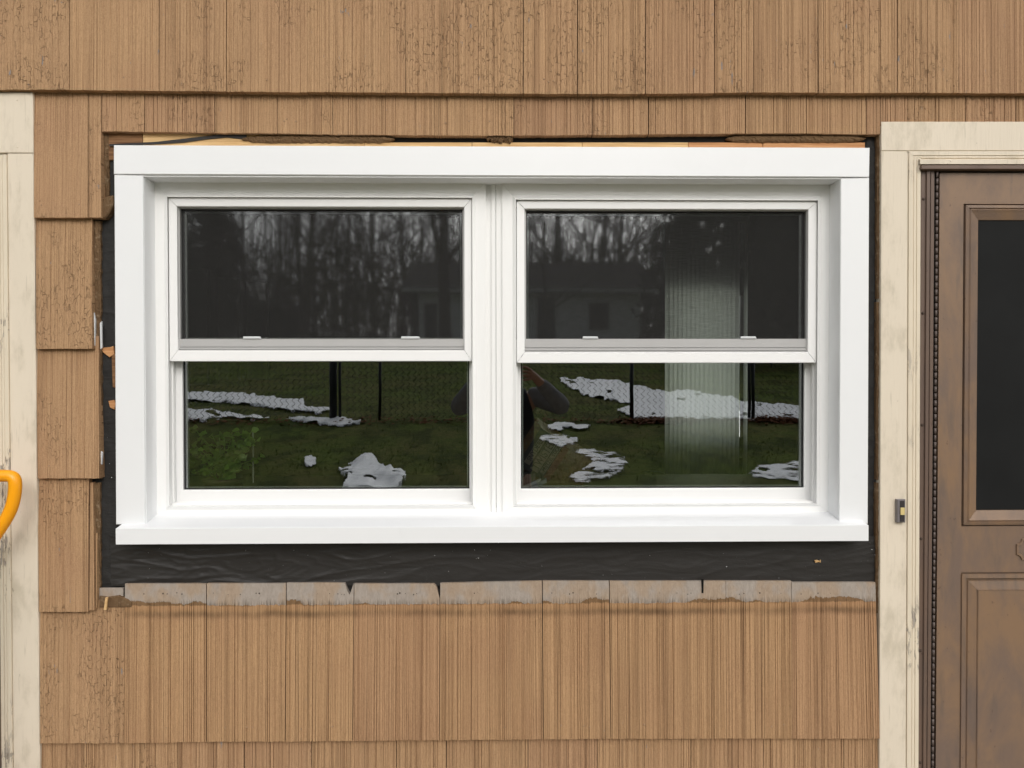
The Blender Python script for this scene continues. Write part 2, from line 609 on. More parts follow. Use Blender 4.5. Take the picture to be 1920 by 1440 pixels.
M['glass_dusty'] = glass('coated window glass with a dusty film', 7.4, (0.93, 0.96, 0.91), rough=0.03)
M['clear'] = glass('plain inner glass face', 0.8, (0.98, 0.985, 0.98))

def screen_mat():
    k = NT('insect screen', 0.7, 0.2)
    c = k.n('ShaderNodeTexCoord').outputs['Object']
    n = k.noise(k.map(c, (30, 1, 500)), 1, 3, 0.7)
    k.put(k.b.inputs['Base Color'], (0.050, 0.049, 0.047))
    tr = k.n('ShaderNodeBsdfTransparent')
    mx = k.n('ShaderNodeMixShader')
    k.put(mx.inputs[0], k.rng(n, 0.3, 0.7, 0.26, 0.40))
    k.put(mx.inputs[1], tr.outputs[0])
    k.put(mx.inputs[2], k.b.outputs[0])
    k.put(k.out.inputs[0], mx.outputs[0])
    return k.m
M['screen'] = screen_mat()

def bronze(name, a, b, d):
    k = NT(name, 0.42, 0.35)
    c = k.coord()
    n = k.noise(k.map(c, (7, 7, 3.2)), 1, 6, 0.68, 0.4)
    s = k.noise(k.map(c, (30, 10, 5)), 1, 4, 0.6)
    cl = k.mix(k.rng(n, 0.35, 0.65), a, b)
    cl = k.mix(k.rng(s, 0.52, 0.72, 0, 0.45), cl, d)
    sp_ = k.rng(k.noise(k.map(c, (95, 10, 60)), 1, 2), 0.71, 0.75, 0, 0.55)
    cl = k.mix(sp_, cl, (0.075, 0.045, 0.035))
    return k.done(cl, k.rng(n, 0.3, 0.7, 0.34, 0.55), k.bump(n, 0.0004))
M['bronze'] = bronze('weathered brown door paint', (0.225, 0.142, 0.086), (0.158, 0.110, 0.084), (0.100, 0.082, 0.072))
M['bronze_dark'] = bronze('brown metal rail', (0.145, 0.096, 0.070), (0.118, 0.080, 0.062), (0.092, 0.071, 0.060))
M['hinge'] = plain('worn hinge metal', (0.11, 0.085, 0.075), 0.5, 0.4, 0.25, 90, 0.1)
M['black'] = plain('shadow black', (0.008, 0.007, 0.006), 0.8, 0.1)
M['doorscreen'] = plain('dark door screen', (0.013, 0.0135, 0.0135), 0.75, 0.12, 0.4, 5)
M['yellow'] = plain('yellow plastic', (0.90, 0.36, 0.004), 0.32, 0.5, 0.03, 14)
M['bell'] = plain('dark bell plastic', (0.035, 0.030, 0.032), 0.35, 0.5)
M['bell_rim'] = plain('bell rim', (0.17, 0.155, 0.16), 0.35, 0.5)
M['bell_push'] = plain('amber push', (0.62, 0.50, 0.22), 0.3, 0.5)
M['nail'] = plain('painted nail', (0.33, 0.215, 0.13), 0.6, 0.3)
M['rust'] = plain('rusty nail', (0.06, 0.04, 0.03), 0.7, 0.3)

rng = random.Random(11)

# ------------------------------------------------------------------ ground
def ground_mat():
    k = NT('lawn', 0.95, 0.1)
    c = k.coord(False)
    n1 = k.noise(c, 0.5, 5, 0.65)
    n2 = k.noise(c, 9, 5, 0.7)
    n3 = k.noise(k.map(c, (60, 60, 60)), 1, 3, 0.7)
    cl = k.mix(k.rng(n1, 0.35, 0.65), (0.130, 0.175, 0.028), (0.165, 0.145, 0.045))
    cl = k.mix(k.rng(n2, 0.4, 0.7, 0, 0.7), cl, (0.045, 0.085, 0.008))
    cl = k.mix(k.rng(n3, 0.5, 0.7, 0, 0.5), cl, (0.13, 0.125, 0.045))
    n4 = k.noise(k.map(c, (2.2, 1.1, 2)), 1, 5, 0.75)
    cl = k.mix(k.rng(n4, 0.46, 0.62, 0, 0.7), cl, (0.030, 0.048, 0.007))
    return k.done(cl, None, k.bump(k.math('ADD', n3, n2), 0.03))
M['lawn'] = ground_mat()
g = MB()
xs = [-90, -60, -40, -28] + [-20 + i for i in range(41)] + [28, 40, 60, 90]
ys = [60, 30, 12, 4, 1, 0, -1, -2] + [-2.5 - 0.5 * i for i in range(36)] + [-21 - 1.5 * i for i in range(16)] + [-50, -60, -75, -100, -140]
for y in ys:
    for x in xs:
        g.v.append((x, y, terrain(x, y)))
nx = len(xs)
for j in range(len(ys) - 1):
    for i in range(nx - 1):
        a = j * nx + i
        g.f.append((a, a + nx, a + nx + 1, a + 1))
g.mi = [0] * len(g.f)
ground = g.build('ground', M['lawn'], None, True, 'structure')

b = MB()
for j in range(13):
    for i in range(13):
        x, y = -24 + 4 * i, 3.2 + 2.2 * j
        b.v.append((x, y, 0.06 + terrain(x, y) + 0.04 * mnoise.noise(Vector((x, y, 0)))))
for j in range(12):
    for i in range(12):
        a = j * 13 + i
        b.f.append((a, a + 1, a + 14, a + 13))
b.mi = [0] * len(b.f)
M['snow_bounce'] = plain('bounce snow', (0.86, 0.87, 0.88), 0.6, 0.2, 0.04, 0.6)
b.build('snow_bounce_sheet', M['snow_bounce'], None, True, 'structure')  # unseen sheet added behind the house to bounce light onto the blind slats

b = MB()
b.box(-3.2, 3.2, -2.9, 0.0, -0.15, 0.045)
k = NT('bounce concrete', 0.9, 0.15)
cn = k.noise(k.coord(False), 3, 6, 0.7)
k.done(k.mix(cn, (0.34, 0.31, 0.255), (0.46, 0.425, 0.36)), None, k.bump(cn, 0.004))
b.build('bounce_slab', k.m, None, False, 'structure')  # unseen slab added to bounce warm light up into the window recess

# ------------------------------------------------------------------ house wall with its shingles
wall = thing('shingle_wall', 'brown striated wood shingle wall cut back around the white window', 'house wall', (0, 0, 0))
hole = prect(264, 322, 1581, 990, 0.0)[0]
b = MB()
X0, X1, ZT = at(-800, 700, 0).x - 0.02, at(2660, 700, 0).x + 0.02, 2.93
b.box(X0, X1, 0.014, 0.13, hole[3], ZT)
b.box(X0, X1, 0.014, 0.13, -0.1, hole[1])
b.box(X0, hole[0], 0.014, 0.13, hole[1], hole[3])
b.box(hole[2], X1, 0.014, 0.13, hole[1], hole[3])
b.build('sheathing', M['felt'], wall)

NAILS = []

def shingle(xl, xr, yt, yb, dt=0.003, db=0.016, amp=1.0, mat='shingle', flat=None, nails=True, notch=None, tz=0.0):
    """one striated shingle; x edges may be (top, bottom), yb may be (left, right)"""
    r = rng
    xlt, xlb = xl if isinstance(xl, tuple) else (xl, xl)
    xrt, xrb = xr if isinstance(xr, tuple) else (xr, xr)
    ytl, ytr = yt if isinstance(yt, tuple) else (yt, yt)
    ybl, ybr = yb if isinstance(yb, tuple) else (yb, yb)
    gp = r.choice((0.0005, 0.0008, 0.0011, 0.0016))
    db = db + r.uniform(-0.0012, 0.0012)
    BL, BR = at(xlb, ybl, -db), at(xrb, ybr, -db)
    TL, TR = at(xlt, ytl, -dt), at(xrt, ytr, -dt)
    BL.x += gp; TL.x += gp; BR.x -= gp; TR.x -= gp
    wdt = (BR - BL).length
    tilt = r.uniform(-0.0008, 0.0008)
    cols = [(0.0, 0.0)]
    p = r.uniform(0.001, 0.004)
    lev = 0.0
    while p < wdt - 0.004:
        gw = r.choice((0.0010, 0.0013, 0.0016, 0.0021, 0.0028))
        gd = r.choice((0.0004, 0.0007, 0.0011, 0.0022)) * amp
        nl = r.uniform(-0.0004, 0.0004) * amp
        cols += [(p, lev), (p + gw * 0.3, lev + gd), (p + gw * 0.7, lev + gd * 0.95), (p + gw, nl)]
        lev = nl
        p += gw + r.choice((0.0015, 0.0022, 0.0030, 0.0042, 0.0065)) * r.uniform(0.8, 1.2)
    cols.append((wdt, lev))
    cols = [(min(c / wdt, 1.0), d) for c, d in cols]
    rows = [0.0, 1.0]
    fac = [1.0, 1.0]
    if flat:
        rows = [0.0, flat - 0.03, flat + 0.02, 1.0]
        fac = [1, 1, 0.12, 0.06]
    mb = MB()
    vs, fs = [], []
    nc = len(cols)
    for ri, t in enumerate(rows):
        for ci, (u, d) in enumerate(cols):
            lo, hi = BL.lerp(BR, u), TL.lerp(TR, u)
            q = lo.lerp(hi, t)
            q.y += d * fac[ri] + tilt * (u - 0.5)
            if ri == 0:
                q.z += 0.0010 * mnoise.noise(Vector((q.x * 60, 0.3, BL.z * 9))) + r.uniform(-0.0003, 0.0003) - d * 0.15
            if notch and t == 1.0:
                q.z -= notch(u)
            vs.append(q)
    for ri in range(len(rows) - 1):
        for ci in range(nc - 1):
            a = ri * nc + ci
            fs.append((a, a + 1, a + nc + 1, a + nc))
    o = len(vs)
    yb_ = 0.013
    for ci in range(nc):
        vs.append(Vector((vs[ci].x, yb_, vs[ci].z - 0.0005)))
    top0 = (len(rows) - 1) * nc
    for ci in range(nc):
        vs.append(Vector((vs[top0 + ci].x, yb_, vs[top0 + ci].z)))
    for ci in range(nc - 1):
        fs.append((ci + 1, ci, o + ci, o + ci + 1))
        fs.append((top0 + ci, top0 + ci + 1, o + nc + ci + 1, o + nc + ci))
    L = [ri * nc for ri in range(len(rows))]
    fs.append(tuple([o] + L + [o + nc]))
    fs.append(tuple([o + 2 * nc - 1] + [i + nc - 1 for i in reversed(L)] + [o + nc - 1]))
    mb.add(vs, fs)
    ob = mb.build('shingle', M[mat], wall)
    if nails:
        for _ in range(r.choice((0, 1, 1, 2, 3)) if wdt > 0.1 else r.choice((0, 1))):
            u = r.uniform(0.08, 0.92)
            q = BL.lerp(BR, u)
            NAILS.append((q.x, -db + 0.0006 + 0.0006, q.z + 0.036 + r.uniform(-0.004, 0.004)))
    return ob

# course 1: the long shingles under the photo's top edge
J1 = [(-800, 168), (-640, 168), (-470, 168), (-300, 168), (-120, 168), (130, 168.5), (298, 170.5), (425, 171.3), (576, 172.5), (760, 173.8), (829, 174.2), (981, 175.6), (1083, 176), (1210, 175.8), (1340, 174.2), (1413, 173.8), (1534, 174), (1683, 174), (1798, 174.3), (1960, 175), (2120, 175), (2280, 175), (2420, 175), (2560, 175), (2660, 175)]
A1 = {5: 0.6, 1: 0.6, 4: 0.35}
for i in range(len(J1) - 1):
    (xa, ya), (xb, yb) = J1[i], J1[i + 1]
    m_ = 'shingle_crackled' if i in (4, 10, 11, 12) else ('shingle_cracking' if i in (6, 8, 9, 13, 14, 16, 17) else 'shingle')
    dy = rng.uniform(-0.6, 0.6)
    shingle((xa + rng.uniform(-1, 1), xa), xb, -110, (ya + dy, yb + dy), 0.010, 0.027, A1.get(i, 0.75 if i < 10 else 1.0), m_)
# course above, out of the frame
xx = -800
while xx < 2655:
    wd = min(rng.uniform(110, 190), 2660 - xx)
    shingle(xx, xx + wd, -180, -72, 0.018, 0.040, 0.9, 'shingle', nails=False)
    xx += wd
# course 2: cut short above the window, full length at its left
shingle(63, 165, 150, 408, 0.004, 0.021, 0.45)
shingle(165, 190.5, 150, 407.5, 0.004, 0.021, 0.5)
J2 = [(190.5, 246.5), (218, 246.5), (271, 247), (403, 249), (520, 250), (624, 252), (823, 254), (963, 254), (1110, 253), (1216, 252), (1398, 250), (1512, 250), (1624, 252)]
for i in range(len(J2) - 1):
    (xa, ya), (xb, yb) = J2[i], J2[i + 1]
    shingle(xa, xb, 150, (ya, yb), 0.004, 0.011, 0.6 if i < 2 else 1.15, 'shingle', nails=(i % 2 == 0))
shingle(1624, 1651, 150, 252, 0.004, 0.011, 1.1, nails=False)
J2b = [1651, 1701, 1810, 1905, 2030, 2150, 2290, 2400, 2560]
for a, b2 in zip(J2b, J2b[1:]):
    shingle(a, b2, 150, 236 if b2 < 2450 else 410, 0.004, 0.012, 1.2, nails=False)
# the narrow column left of the window
shingle((66, 67), (174, 174), 385, 654, 0.003, 0.020, 0.35, 'shingle_cracking')
shingle((67, 69.5), (186, 186.5), 630, 897, 0.003, 0.020, 0.6)
shingle((69, 72), (168, 166), 873, (1147.5, 1147), 0.003, 0.020, 0.7, 'shingle_cracking')
shingle((169, 167), (175, 177.5), 905, 1144, 0.003, 0.018, 0.8, nails=False)
shingle((178, 178.5), (184, 182), 1000, 1140, 0.002, 0.014, 0.8, nails=False)
# course 5: bare weathered heads below the window
def vnotch(u0, w_, dep):
    return lambda u: dep * max(0.0, 1 - abs(u - u0) / w_) ** 0.6
def corner(u0, dep):
    return lambda u: 0.0 if u < u0 else dep * ((u - u0) / (1 - u0)) ** 2.2
shingle((74, 75), (234, 232), 1125, 1394, 0.003, 0.020, 0.5, 'shingle_crackled')
C5 = [((233.5, 232), 1094.5, 1394), ((387, 387), 1094, 1391), ((537, 535), 1093, 1390.5), ((664, 661), 1094.5, 1389.5), ((825, 824), (1093.5, 1089.5), 1388), ((1016.5, 1018.5), 1089.5, 1386.5), ((1143, 1146), 1089.5, 1385.5), ((1361, 1362.5), 1089.5, 1385), ((1484, 1485), 1092, 1385), ((1642, 1650), 1092, 1385)]
for i in range(len(C5) - 1):
    xa, ta, ba = C5[i]
    xb, tb, bb = C5[i + 1]
    nt = {2: vnotch(0.93, 0.05, 0.036), 3: corner(0.93, 0.05), 6: None}.get(i)
    t0, t1 = ta if isinstance(ta, tuple) else (ta, ta)
    shingle(xa, xb, (t0, t1), (ba, bb), 0.004, 0.020, 1.5, 'shingle_bare', flat=0.885, notch=nt)
# course 6
J6 = [76, 156, 333, 458, 585, 743, 837, 990, 1120, 1295, 1432, 1582, 1650]
for a, b2 in zip(J6, J6[1:]):
    shingle(a, b2, 1370, 1630, 0.003, 0.020, 1.5)
for yt, yb in ((1610, 1870), (1850, 1990)):
    xx = 78
    while xx < 1640:
        wd = min(rng.uniform(90, 190), 1650 - xx)
        shingle(xx, xx + wd, yt, yb, 0.003, 0.020, 1.0, nails=False)
        xx += wd
# beyond the two doors
for yt, yb in ((150, 408), (385, 654), (630, 897), (873, 1147), (1125, 1394), (1370, 1630), (1610, 1870)):
    shingle(-800, -690, yt, yb, 0.003, 0.02, 0.9, nails=False)
    shingle(-690, -640, yt, yb, 0.003, 0.02, 0.9, nails=False)
    shingle(2440, 2530, yt, yb, 0.003, 0.02, 0.9, nails=False)
    shingle(2530, 2660, yt, yb, 0.003, 0.02, 0.9, nails=False)

b = MB()
for xe, sg in ((X0, 1), (X1, -1)):
    b.box(min(xe, xe + sg * 0.09), max(xe, xe + sg * 0.09), -0.03, 0.0135, 0.046, ZT)
b.build('corner_board', cream('cream corner board'), wall)
b = MB()
b.box(X0, X1, -0.045, 0.0135, ZT - 0.06, ZT + 0.12)
b.build('frieze_board', M['cream_trim'] if 'cream_trim' in M else bpy.data.materials['cream corner board'], wall)

# nails in the bare heads
RN = []
for i in range(len(C5) - 1):
    xa = C5[i][0][0]
    xb = C5[i + 1][0][0]
    for k in range(rng.choice((3, 4, 5))):
        p = at(rng.uniform(xa + 10, xb - 10), 1113 + rng.uniform(-2, 2), -0.005)
        RN.append((p.x, -0.0042, p.z))
nb = MB()
for x, y, z in NAILS:
    nb.ball((x, y, z), rng.uniform(0.0018, 0.0028), 7, 4, (1, 0.6, 1))
nb.build('nail_heads', M['nail'], wall, True, 'stuff')
nb = MB()
for x, y, z in RN:
    nb.ball((x, y - 0.0004, z), rng.uniform(0.0014, 0.0026), 6, 4, (1, 0.5, 1))
nb.build('rusty_nails', M['rust'], wall, True, 'stuff')

# strips and torn pieces round the opening
def strip(name, pts, yf, yb, mat, c=0.0008):
    mb = MB()
    mb.prism([xz(px, py, yf) for px, py in pts], yf, yb, c)
    return mb.build(name, M[mat], wall)

PS = [(268, 683, 'pine'), (683.6, 884.5, 'pine'), (885.3, 1091, 'pine'), (1091.8, 1290, 'pine'), (1290.8, 1430, 'pine_red'), (1430.8, 1622, 'pine_red')]
for a, b2, m_ in PS:
    if a == 268:
        strip('pine_strip', [(a, 236), (b2, 240), (b2, 300), (a, 300)], 0.004, 0.013, m_)
    else:
        strip('pine_strip', [(a, 267), (b2, 267), (b2, 300), (a, 300)], 0.004, 0.013, m_)
strip('pine_strip', [(203, 240), (267.2, 240), (267.2, 300), (203, 300)], 0.006, 0.013, 'pine_old')
strip('pine_strip', [(190, 652), (205, 651), (212, 649), (214, 664), (205, 670), (192, 660)], 0.004, 0.012, 'pine_red')
strip('pine_strip', [(209, 665), (219, 662), (219, 728), (211, 726)], 0.006, 0.013, 'pine_old')
strip('pine_strip', [(203, 752), (213, 750), (217, 757), (214, 768), (206, 764)], 0.004, 0.012, 'pine_red')

def jag(name, x0, x1, y0, y1, yf, yb, mat, n=40, vert=False, amp=2.0, seed=0, rough=0.003):
    """torn strip: uneven outline and a rough front, seen between photo edges"""
    mb = MB()
    vs, fs = [], []
    m = 5
    rr = random.Random(seed)
    ph = rr.uniform(0, 99)
    for i in range(n + 1):
        t = i / n
        for j in range(m):
            s = j / (m - 1)
            na = amp * mnoise.noise(Vector((t * n * 0.35, ph, 1))) + rr.uniform(-.3, .3) * amp * .5
            nb_ = amp * mnoise.noise(Vector((t * n * 0.35, ph, 8))) + rr.uniform(-.3, .3) * amp * .5
            if vert:
                py = y0 + (y1 - y0) * t
                px = (x0 + na * 0.4) * (1 - s) + (x1 + nb_) * s
            else:
                px = x0 + (x1 - x0) * t
                tp = min(1, min(t, 1 - t) * 9) ** 0.5
                mid = (y0 + y1) / 2
                py = (mid + (y0 - mid) * tp + na * .5) * (1 - s) + (mid + (y1 - mid) * tp + nb_) * s
            d = yf + rough * mnoise.noise(Vector((px * .22, py * .05 if vert else py * .35, ph))) + rough * rr.uniform(-.35, .35)
            p = at(px, py, yf)
            vs.append((p.x, d + (0.004 if j in (0, m - 1) else 0), p.z))
    for i in range(n):
        for j in range(m - 1):
            a = i * m + j
            fs.append((a, a + 1, a + m + 1, a + m))
    o = len(vs)
    for i in range(n + 1):
        vs.append((vs[i * m][0], yb, vs[i * m][2]))
        vs.append((vs[i * m + m - 1][0], yb, vs[i * m + m - 1][2]))
    for i in range(n):
        fs.append((i * m, (i + 1) * m, o + 2 * i + 2, o + 2 * i))
        fs.append((i * m + m - 1, o + 2 * i + 1, o + 2 * i + 3, (i + 1) * m + m - 1))
    mb.add(vs, fs)
    return mb.build(name, M[mat], wall)

jag('undercourse', 191, 203, 250, 372, 0.002, 0.013, 'raw', 50, True, 1.6, 1)
jag('undercourse', 175, 187.5, 414, 652, -0.001, 0.013, 'raw', 70, True, 1.8, 2)
jag('undercourse', 183, 189, 656, 898, 0.0, 0.013, 'raw', 60, True, 1.5, 3)
jag('undercourse', 172, 187, 905, 1118, 0.001, 0.013, 'raw', 60, True, 1.5, 4)
jag('undercourse', 452, 740, 253.5, 267, -0.003, 0.013, 'raw_h', 90, False, 1.8, 5)
jag('undercourse', 912, 962, 255, 265.5, -0.005, 0.013, 'raw_h', 34, False, 5.5, 6, 0.006)
jag('undercourse', 1362, 1624, 253, 266, -0.003, 0.013, 'raw_h', 80, False, 1.6, 7)
jag('undercourse', 1645.5, 1653, 236, 560, -0.004, 0.013, 'raw', 70, True, 1.2, 8)
jag('undercourse', 1644.5, 1653, 566, 900, -0.004, 0.013, 'raw', 70, True, 1.6, 9)
jag('undercourse', 1643.5, 1651, 905, 1150, -0.004, 0.013, 'raw', 60, True, 1.4, 10)
jag('undercourse', 60, 68, 176, 405, -0.006, 0.013, 'shingle', 60, True, 0.9, 12)
strip('wood_chunk', [(192, 372), (203, 367), (212, 366), (211, 386), (203, 402), (196, 410), (190, 408)], -0.012, 0.012, 'raw', 0.003)
strip('wood_chunk', [(186, 1118), (200, 1120), (222, 1117), (240, 1124), (247, 1130), (246, 1139), (186, 1139)], -0.008, 0.004, 'raw', 0.002)
strip('wood_splinter', [(197, 1121), (201.5, 1120), (199, 1144), (194, 1144)], -0.017, -0.011, 'pine', 0.0008)
strip('wood_splinter', [(186, 1103), (231, 1102.5), (231, 1125), (186, 1125)], -0.001, 0.006, 'shingle_bare', 0.0008)
strip('wood_splinter', [(187, 1076 - 470), (190.5, 602), (191, 652), (188, 655)], -0.006, 0.0, 'tab', 0.0006)
strip('wood_splinter', [(186, 845), (192, 848), (190.5, 871), (187, 869)], -0.006, 0.0, 'tab', 0.0006)
strip('wood_splinter', [(174.6, 580), (178.5, 600), (177.5, 648), (174.6, 650)], -0.008, -0.002, 'tab', 0.0006)
# black strip painted as the shade inside a notch in a bare head
strip('notch_shade', [(1315.5, 1086), (1319.5, 1086), (1319, 1112), (1316, 1112)], -0.0075, -0.004, 'black', 0)

def sheet(name, x0, x1, y0, y1, yf, mat, nx_, ny_, amp, vec, seed):
    mb = MB()
    vs, fs = [], []
    for j in range(ny_ + 1):
        for i in range(nx_ + 1):
            px = x0 + (x1 - x0) * i / nx_
            py = y0 + (y1 - y0) * j / ny_
            ex = 2.0 * mnoise.noise(Vector((py * .11, seed, 0))) if i in (0, nx_) else 0
            p = at(px + ex, py, yf)
            wx = px + 60 * mnoise.noise(Vector((px * .006, py * .02, seed + 3)))
            wy = py + 0.10 * (px - x0) * (1 if ny_ < nx_ else 0) + 16 * mnoise.noise(Vector((px * .008, py * .02, seed + 6)))
            nv = mnoise.noise(Vector((wx * vec[0], wy * vec[1], seed)))
            rd = (1 - abs(mnoise.noise(Vector((wx * vec[0] * 1.3, wy * vec[1] * 1.1, seed + 9))))) ** 9
            rd2 = (1 - abs(mnoise.noise(Vector((wx * vec[0] * 3.1, wy * vec[1] * 2.6, seed + 15))))) ** 12
            fall = 1.0 if ny_ > nx_ else (1.0 - 0.75 * min(1.0, max(0.0, (px - 420) / 450.0)))
            vs.append((p.x, yf - amp * fall * (0.6 * nv + 0.75 * rd + 0.4 * rd2), p.z))
    for j in range(ny_):
        for i in range(nx_):
            a = j * (nx_ + 1) + i
            fs.append((a, a + nx_ + 1, a + nx_ + 2, a + 1))
    mb.add(vs, fs)
    return mb.build(name, M[mat], wall, True)

sheet('building_paper', 208, 1646, 1005, 1098, 0.006, 'wrap', 420, 40, 0.0052, (0.0060, 0.036), 2.0)
sheet('building_paper', 183, 222, 300, 1096, 0.0125, 'felt', 12, 120, 0.003, (0.05, 0.02), 5.0)
sheet('building_paper', 1624, 1652, 250, 1040, 0.0125, 'felt', 12, 140, 0.004, (0.08, 0.03), 7.0)
mbp = MB()
sl = [(205, 270), (290, 266), (345, 260), (420, 251), (462, 252), (462, 261), (425, 257.5), (390, 260.5), (345, 267), (290, 270.5), (205, 274)]
mbp.prism([xz(px, py, 0.001) for px, py in sl], 0.001, 0.003, 0)
mbp.build('building_paper', M['wrap'], wall)

# ------------------------------------------------------------------ the white twin window
win = thing('twin_window', 'new white double window with two half screened units and a wide white surround', 'window', at(922, 1016, -0.03))
YC = -0.032
def wpart(name, pts, yf, yb, mat, c=0.0015, parent=win):
    mb = MB()
    mb.prism([xz(px, py, yf) for px, py in pts], yf, yb, c)
    return mb.build(name, M[mat], parent)

b = MB()
b.prism([xz(px, py, YC) for px, py in ((213, 272), (1631, 277), (1630, 332), (213, 326.5))], YC, 0.012, 0.0015)
xl, xr = at(268, 500, YC).x, at(1576, 500, YC).x
zh = at(922, 331.5, YC).z
b.box(xl - 0.004, xr + 0.004, YC + 0.006, 0.11, zh - 0.001, zh + 0.006)
b.build('head_casing', M['white'], win)
YS = YC + 0.003
for inner, pts, s in (('l', ((214, 327.2), (268, 328.8), (272, 983.5), (217.3, 983.5)), 1), ('r', ((1576.5, 334.3), (1630, 333), (1627.3, 982.5), (1573.5, 982.5)), -1)):
    b = MB()
    b.prism([xz(px, py, YS) for px, py in pts], YS, 0.012, 0.0015)
    xe = at(270.5 if s > 0 else 1575, 655, YS).x
    zb = at(922, 984, YS).z
    b.box(min(xe - s * 0.006, xe + s * 0.0005), max(xe - s * 0.006, xe + s * 0.0005), YS + 0.005, 0.11, zb + 0.002, zh - 0.003)
    b.build('side_casing', M['white'], win)
# sill with sloping top and returned ends
YN = -0.058
zf_t = at(922, 987.5, YN).z
zf_b = at(922, 1017.5, YN).z
zk = at(922, 961, 0.045).z
xa, xb = at(217, 1000, YN).x, at(1628.5, 1000, YN).x
b = MB()
zm = zf_t + (zk - zf_t) * (0.002 - YN) / (0.045 - YN)
prof = [(YN, zf_b), (YN, zf_t - 0.001), (YN + 0.0025, zf_t + 0.0006), (0.002, zm), (0.003, zm), (0.045, zk), (0.10, zk + 0.004), (0.10, zf_b + 0.01), (0.012, zf_b + 0.004), (0.012, zf_b)]
vs = [(xa, y, z) for y, z in prof] + [(xb, y, z) for y, z in prof]
n = len(prof)
fs = [(i, i + n, (i + 1) % n + n, (i + 1) % n) for i in range(n)] + [tuple(range(n)), tuple(range(2 * n - 1, n - 1, -1))]
fs = [tuple(reversed(f)) for f in fs]
xin0, xin1 = at(272, 975, YS).x - 0.004, at(1573.5, 975, YS).x + 0.004
for i in (4, 5, 6, 7):
    vs[i] = (xin0, vs[i][1], vs[i][2])
    vs[i + n] = (xin1, vs[i + n][1], vs[i + n][2])
for i in (2, 3):
    vs[i] = (xa + 0.003, vs[i][1], vs[i][2])
    vs[i + n] = (xb - 0.003, vs[i + n][1], vs[i + n][2])
b.add(vs, fs)
# small shoulders under the casings
b.build('sill', M['white'], win)

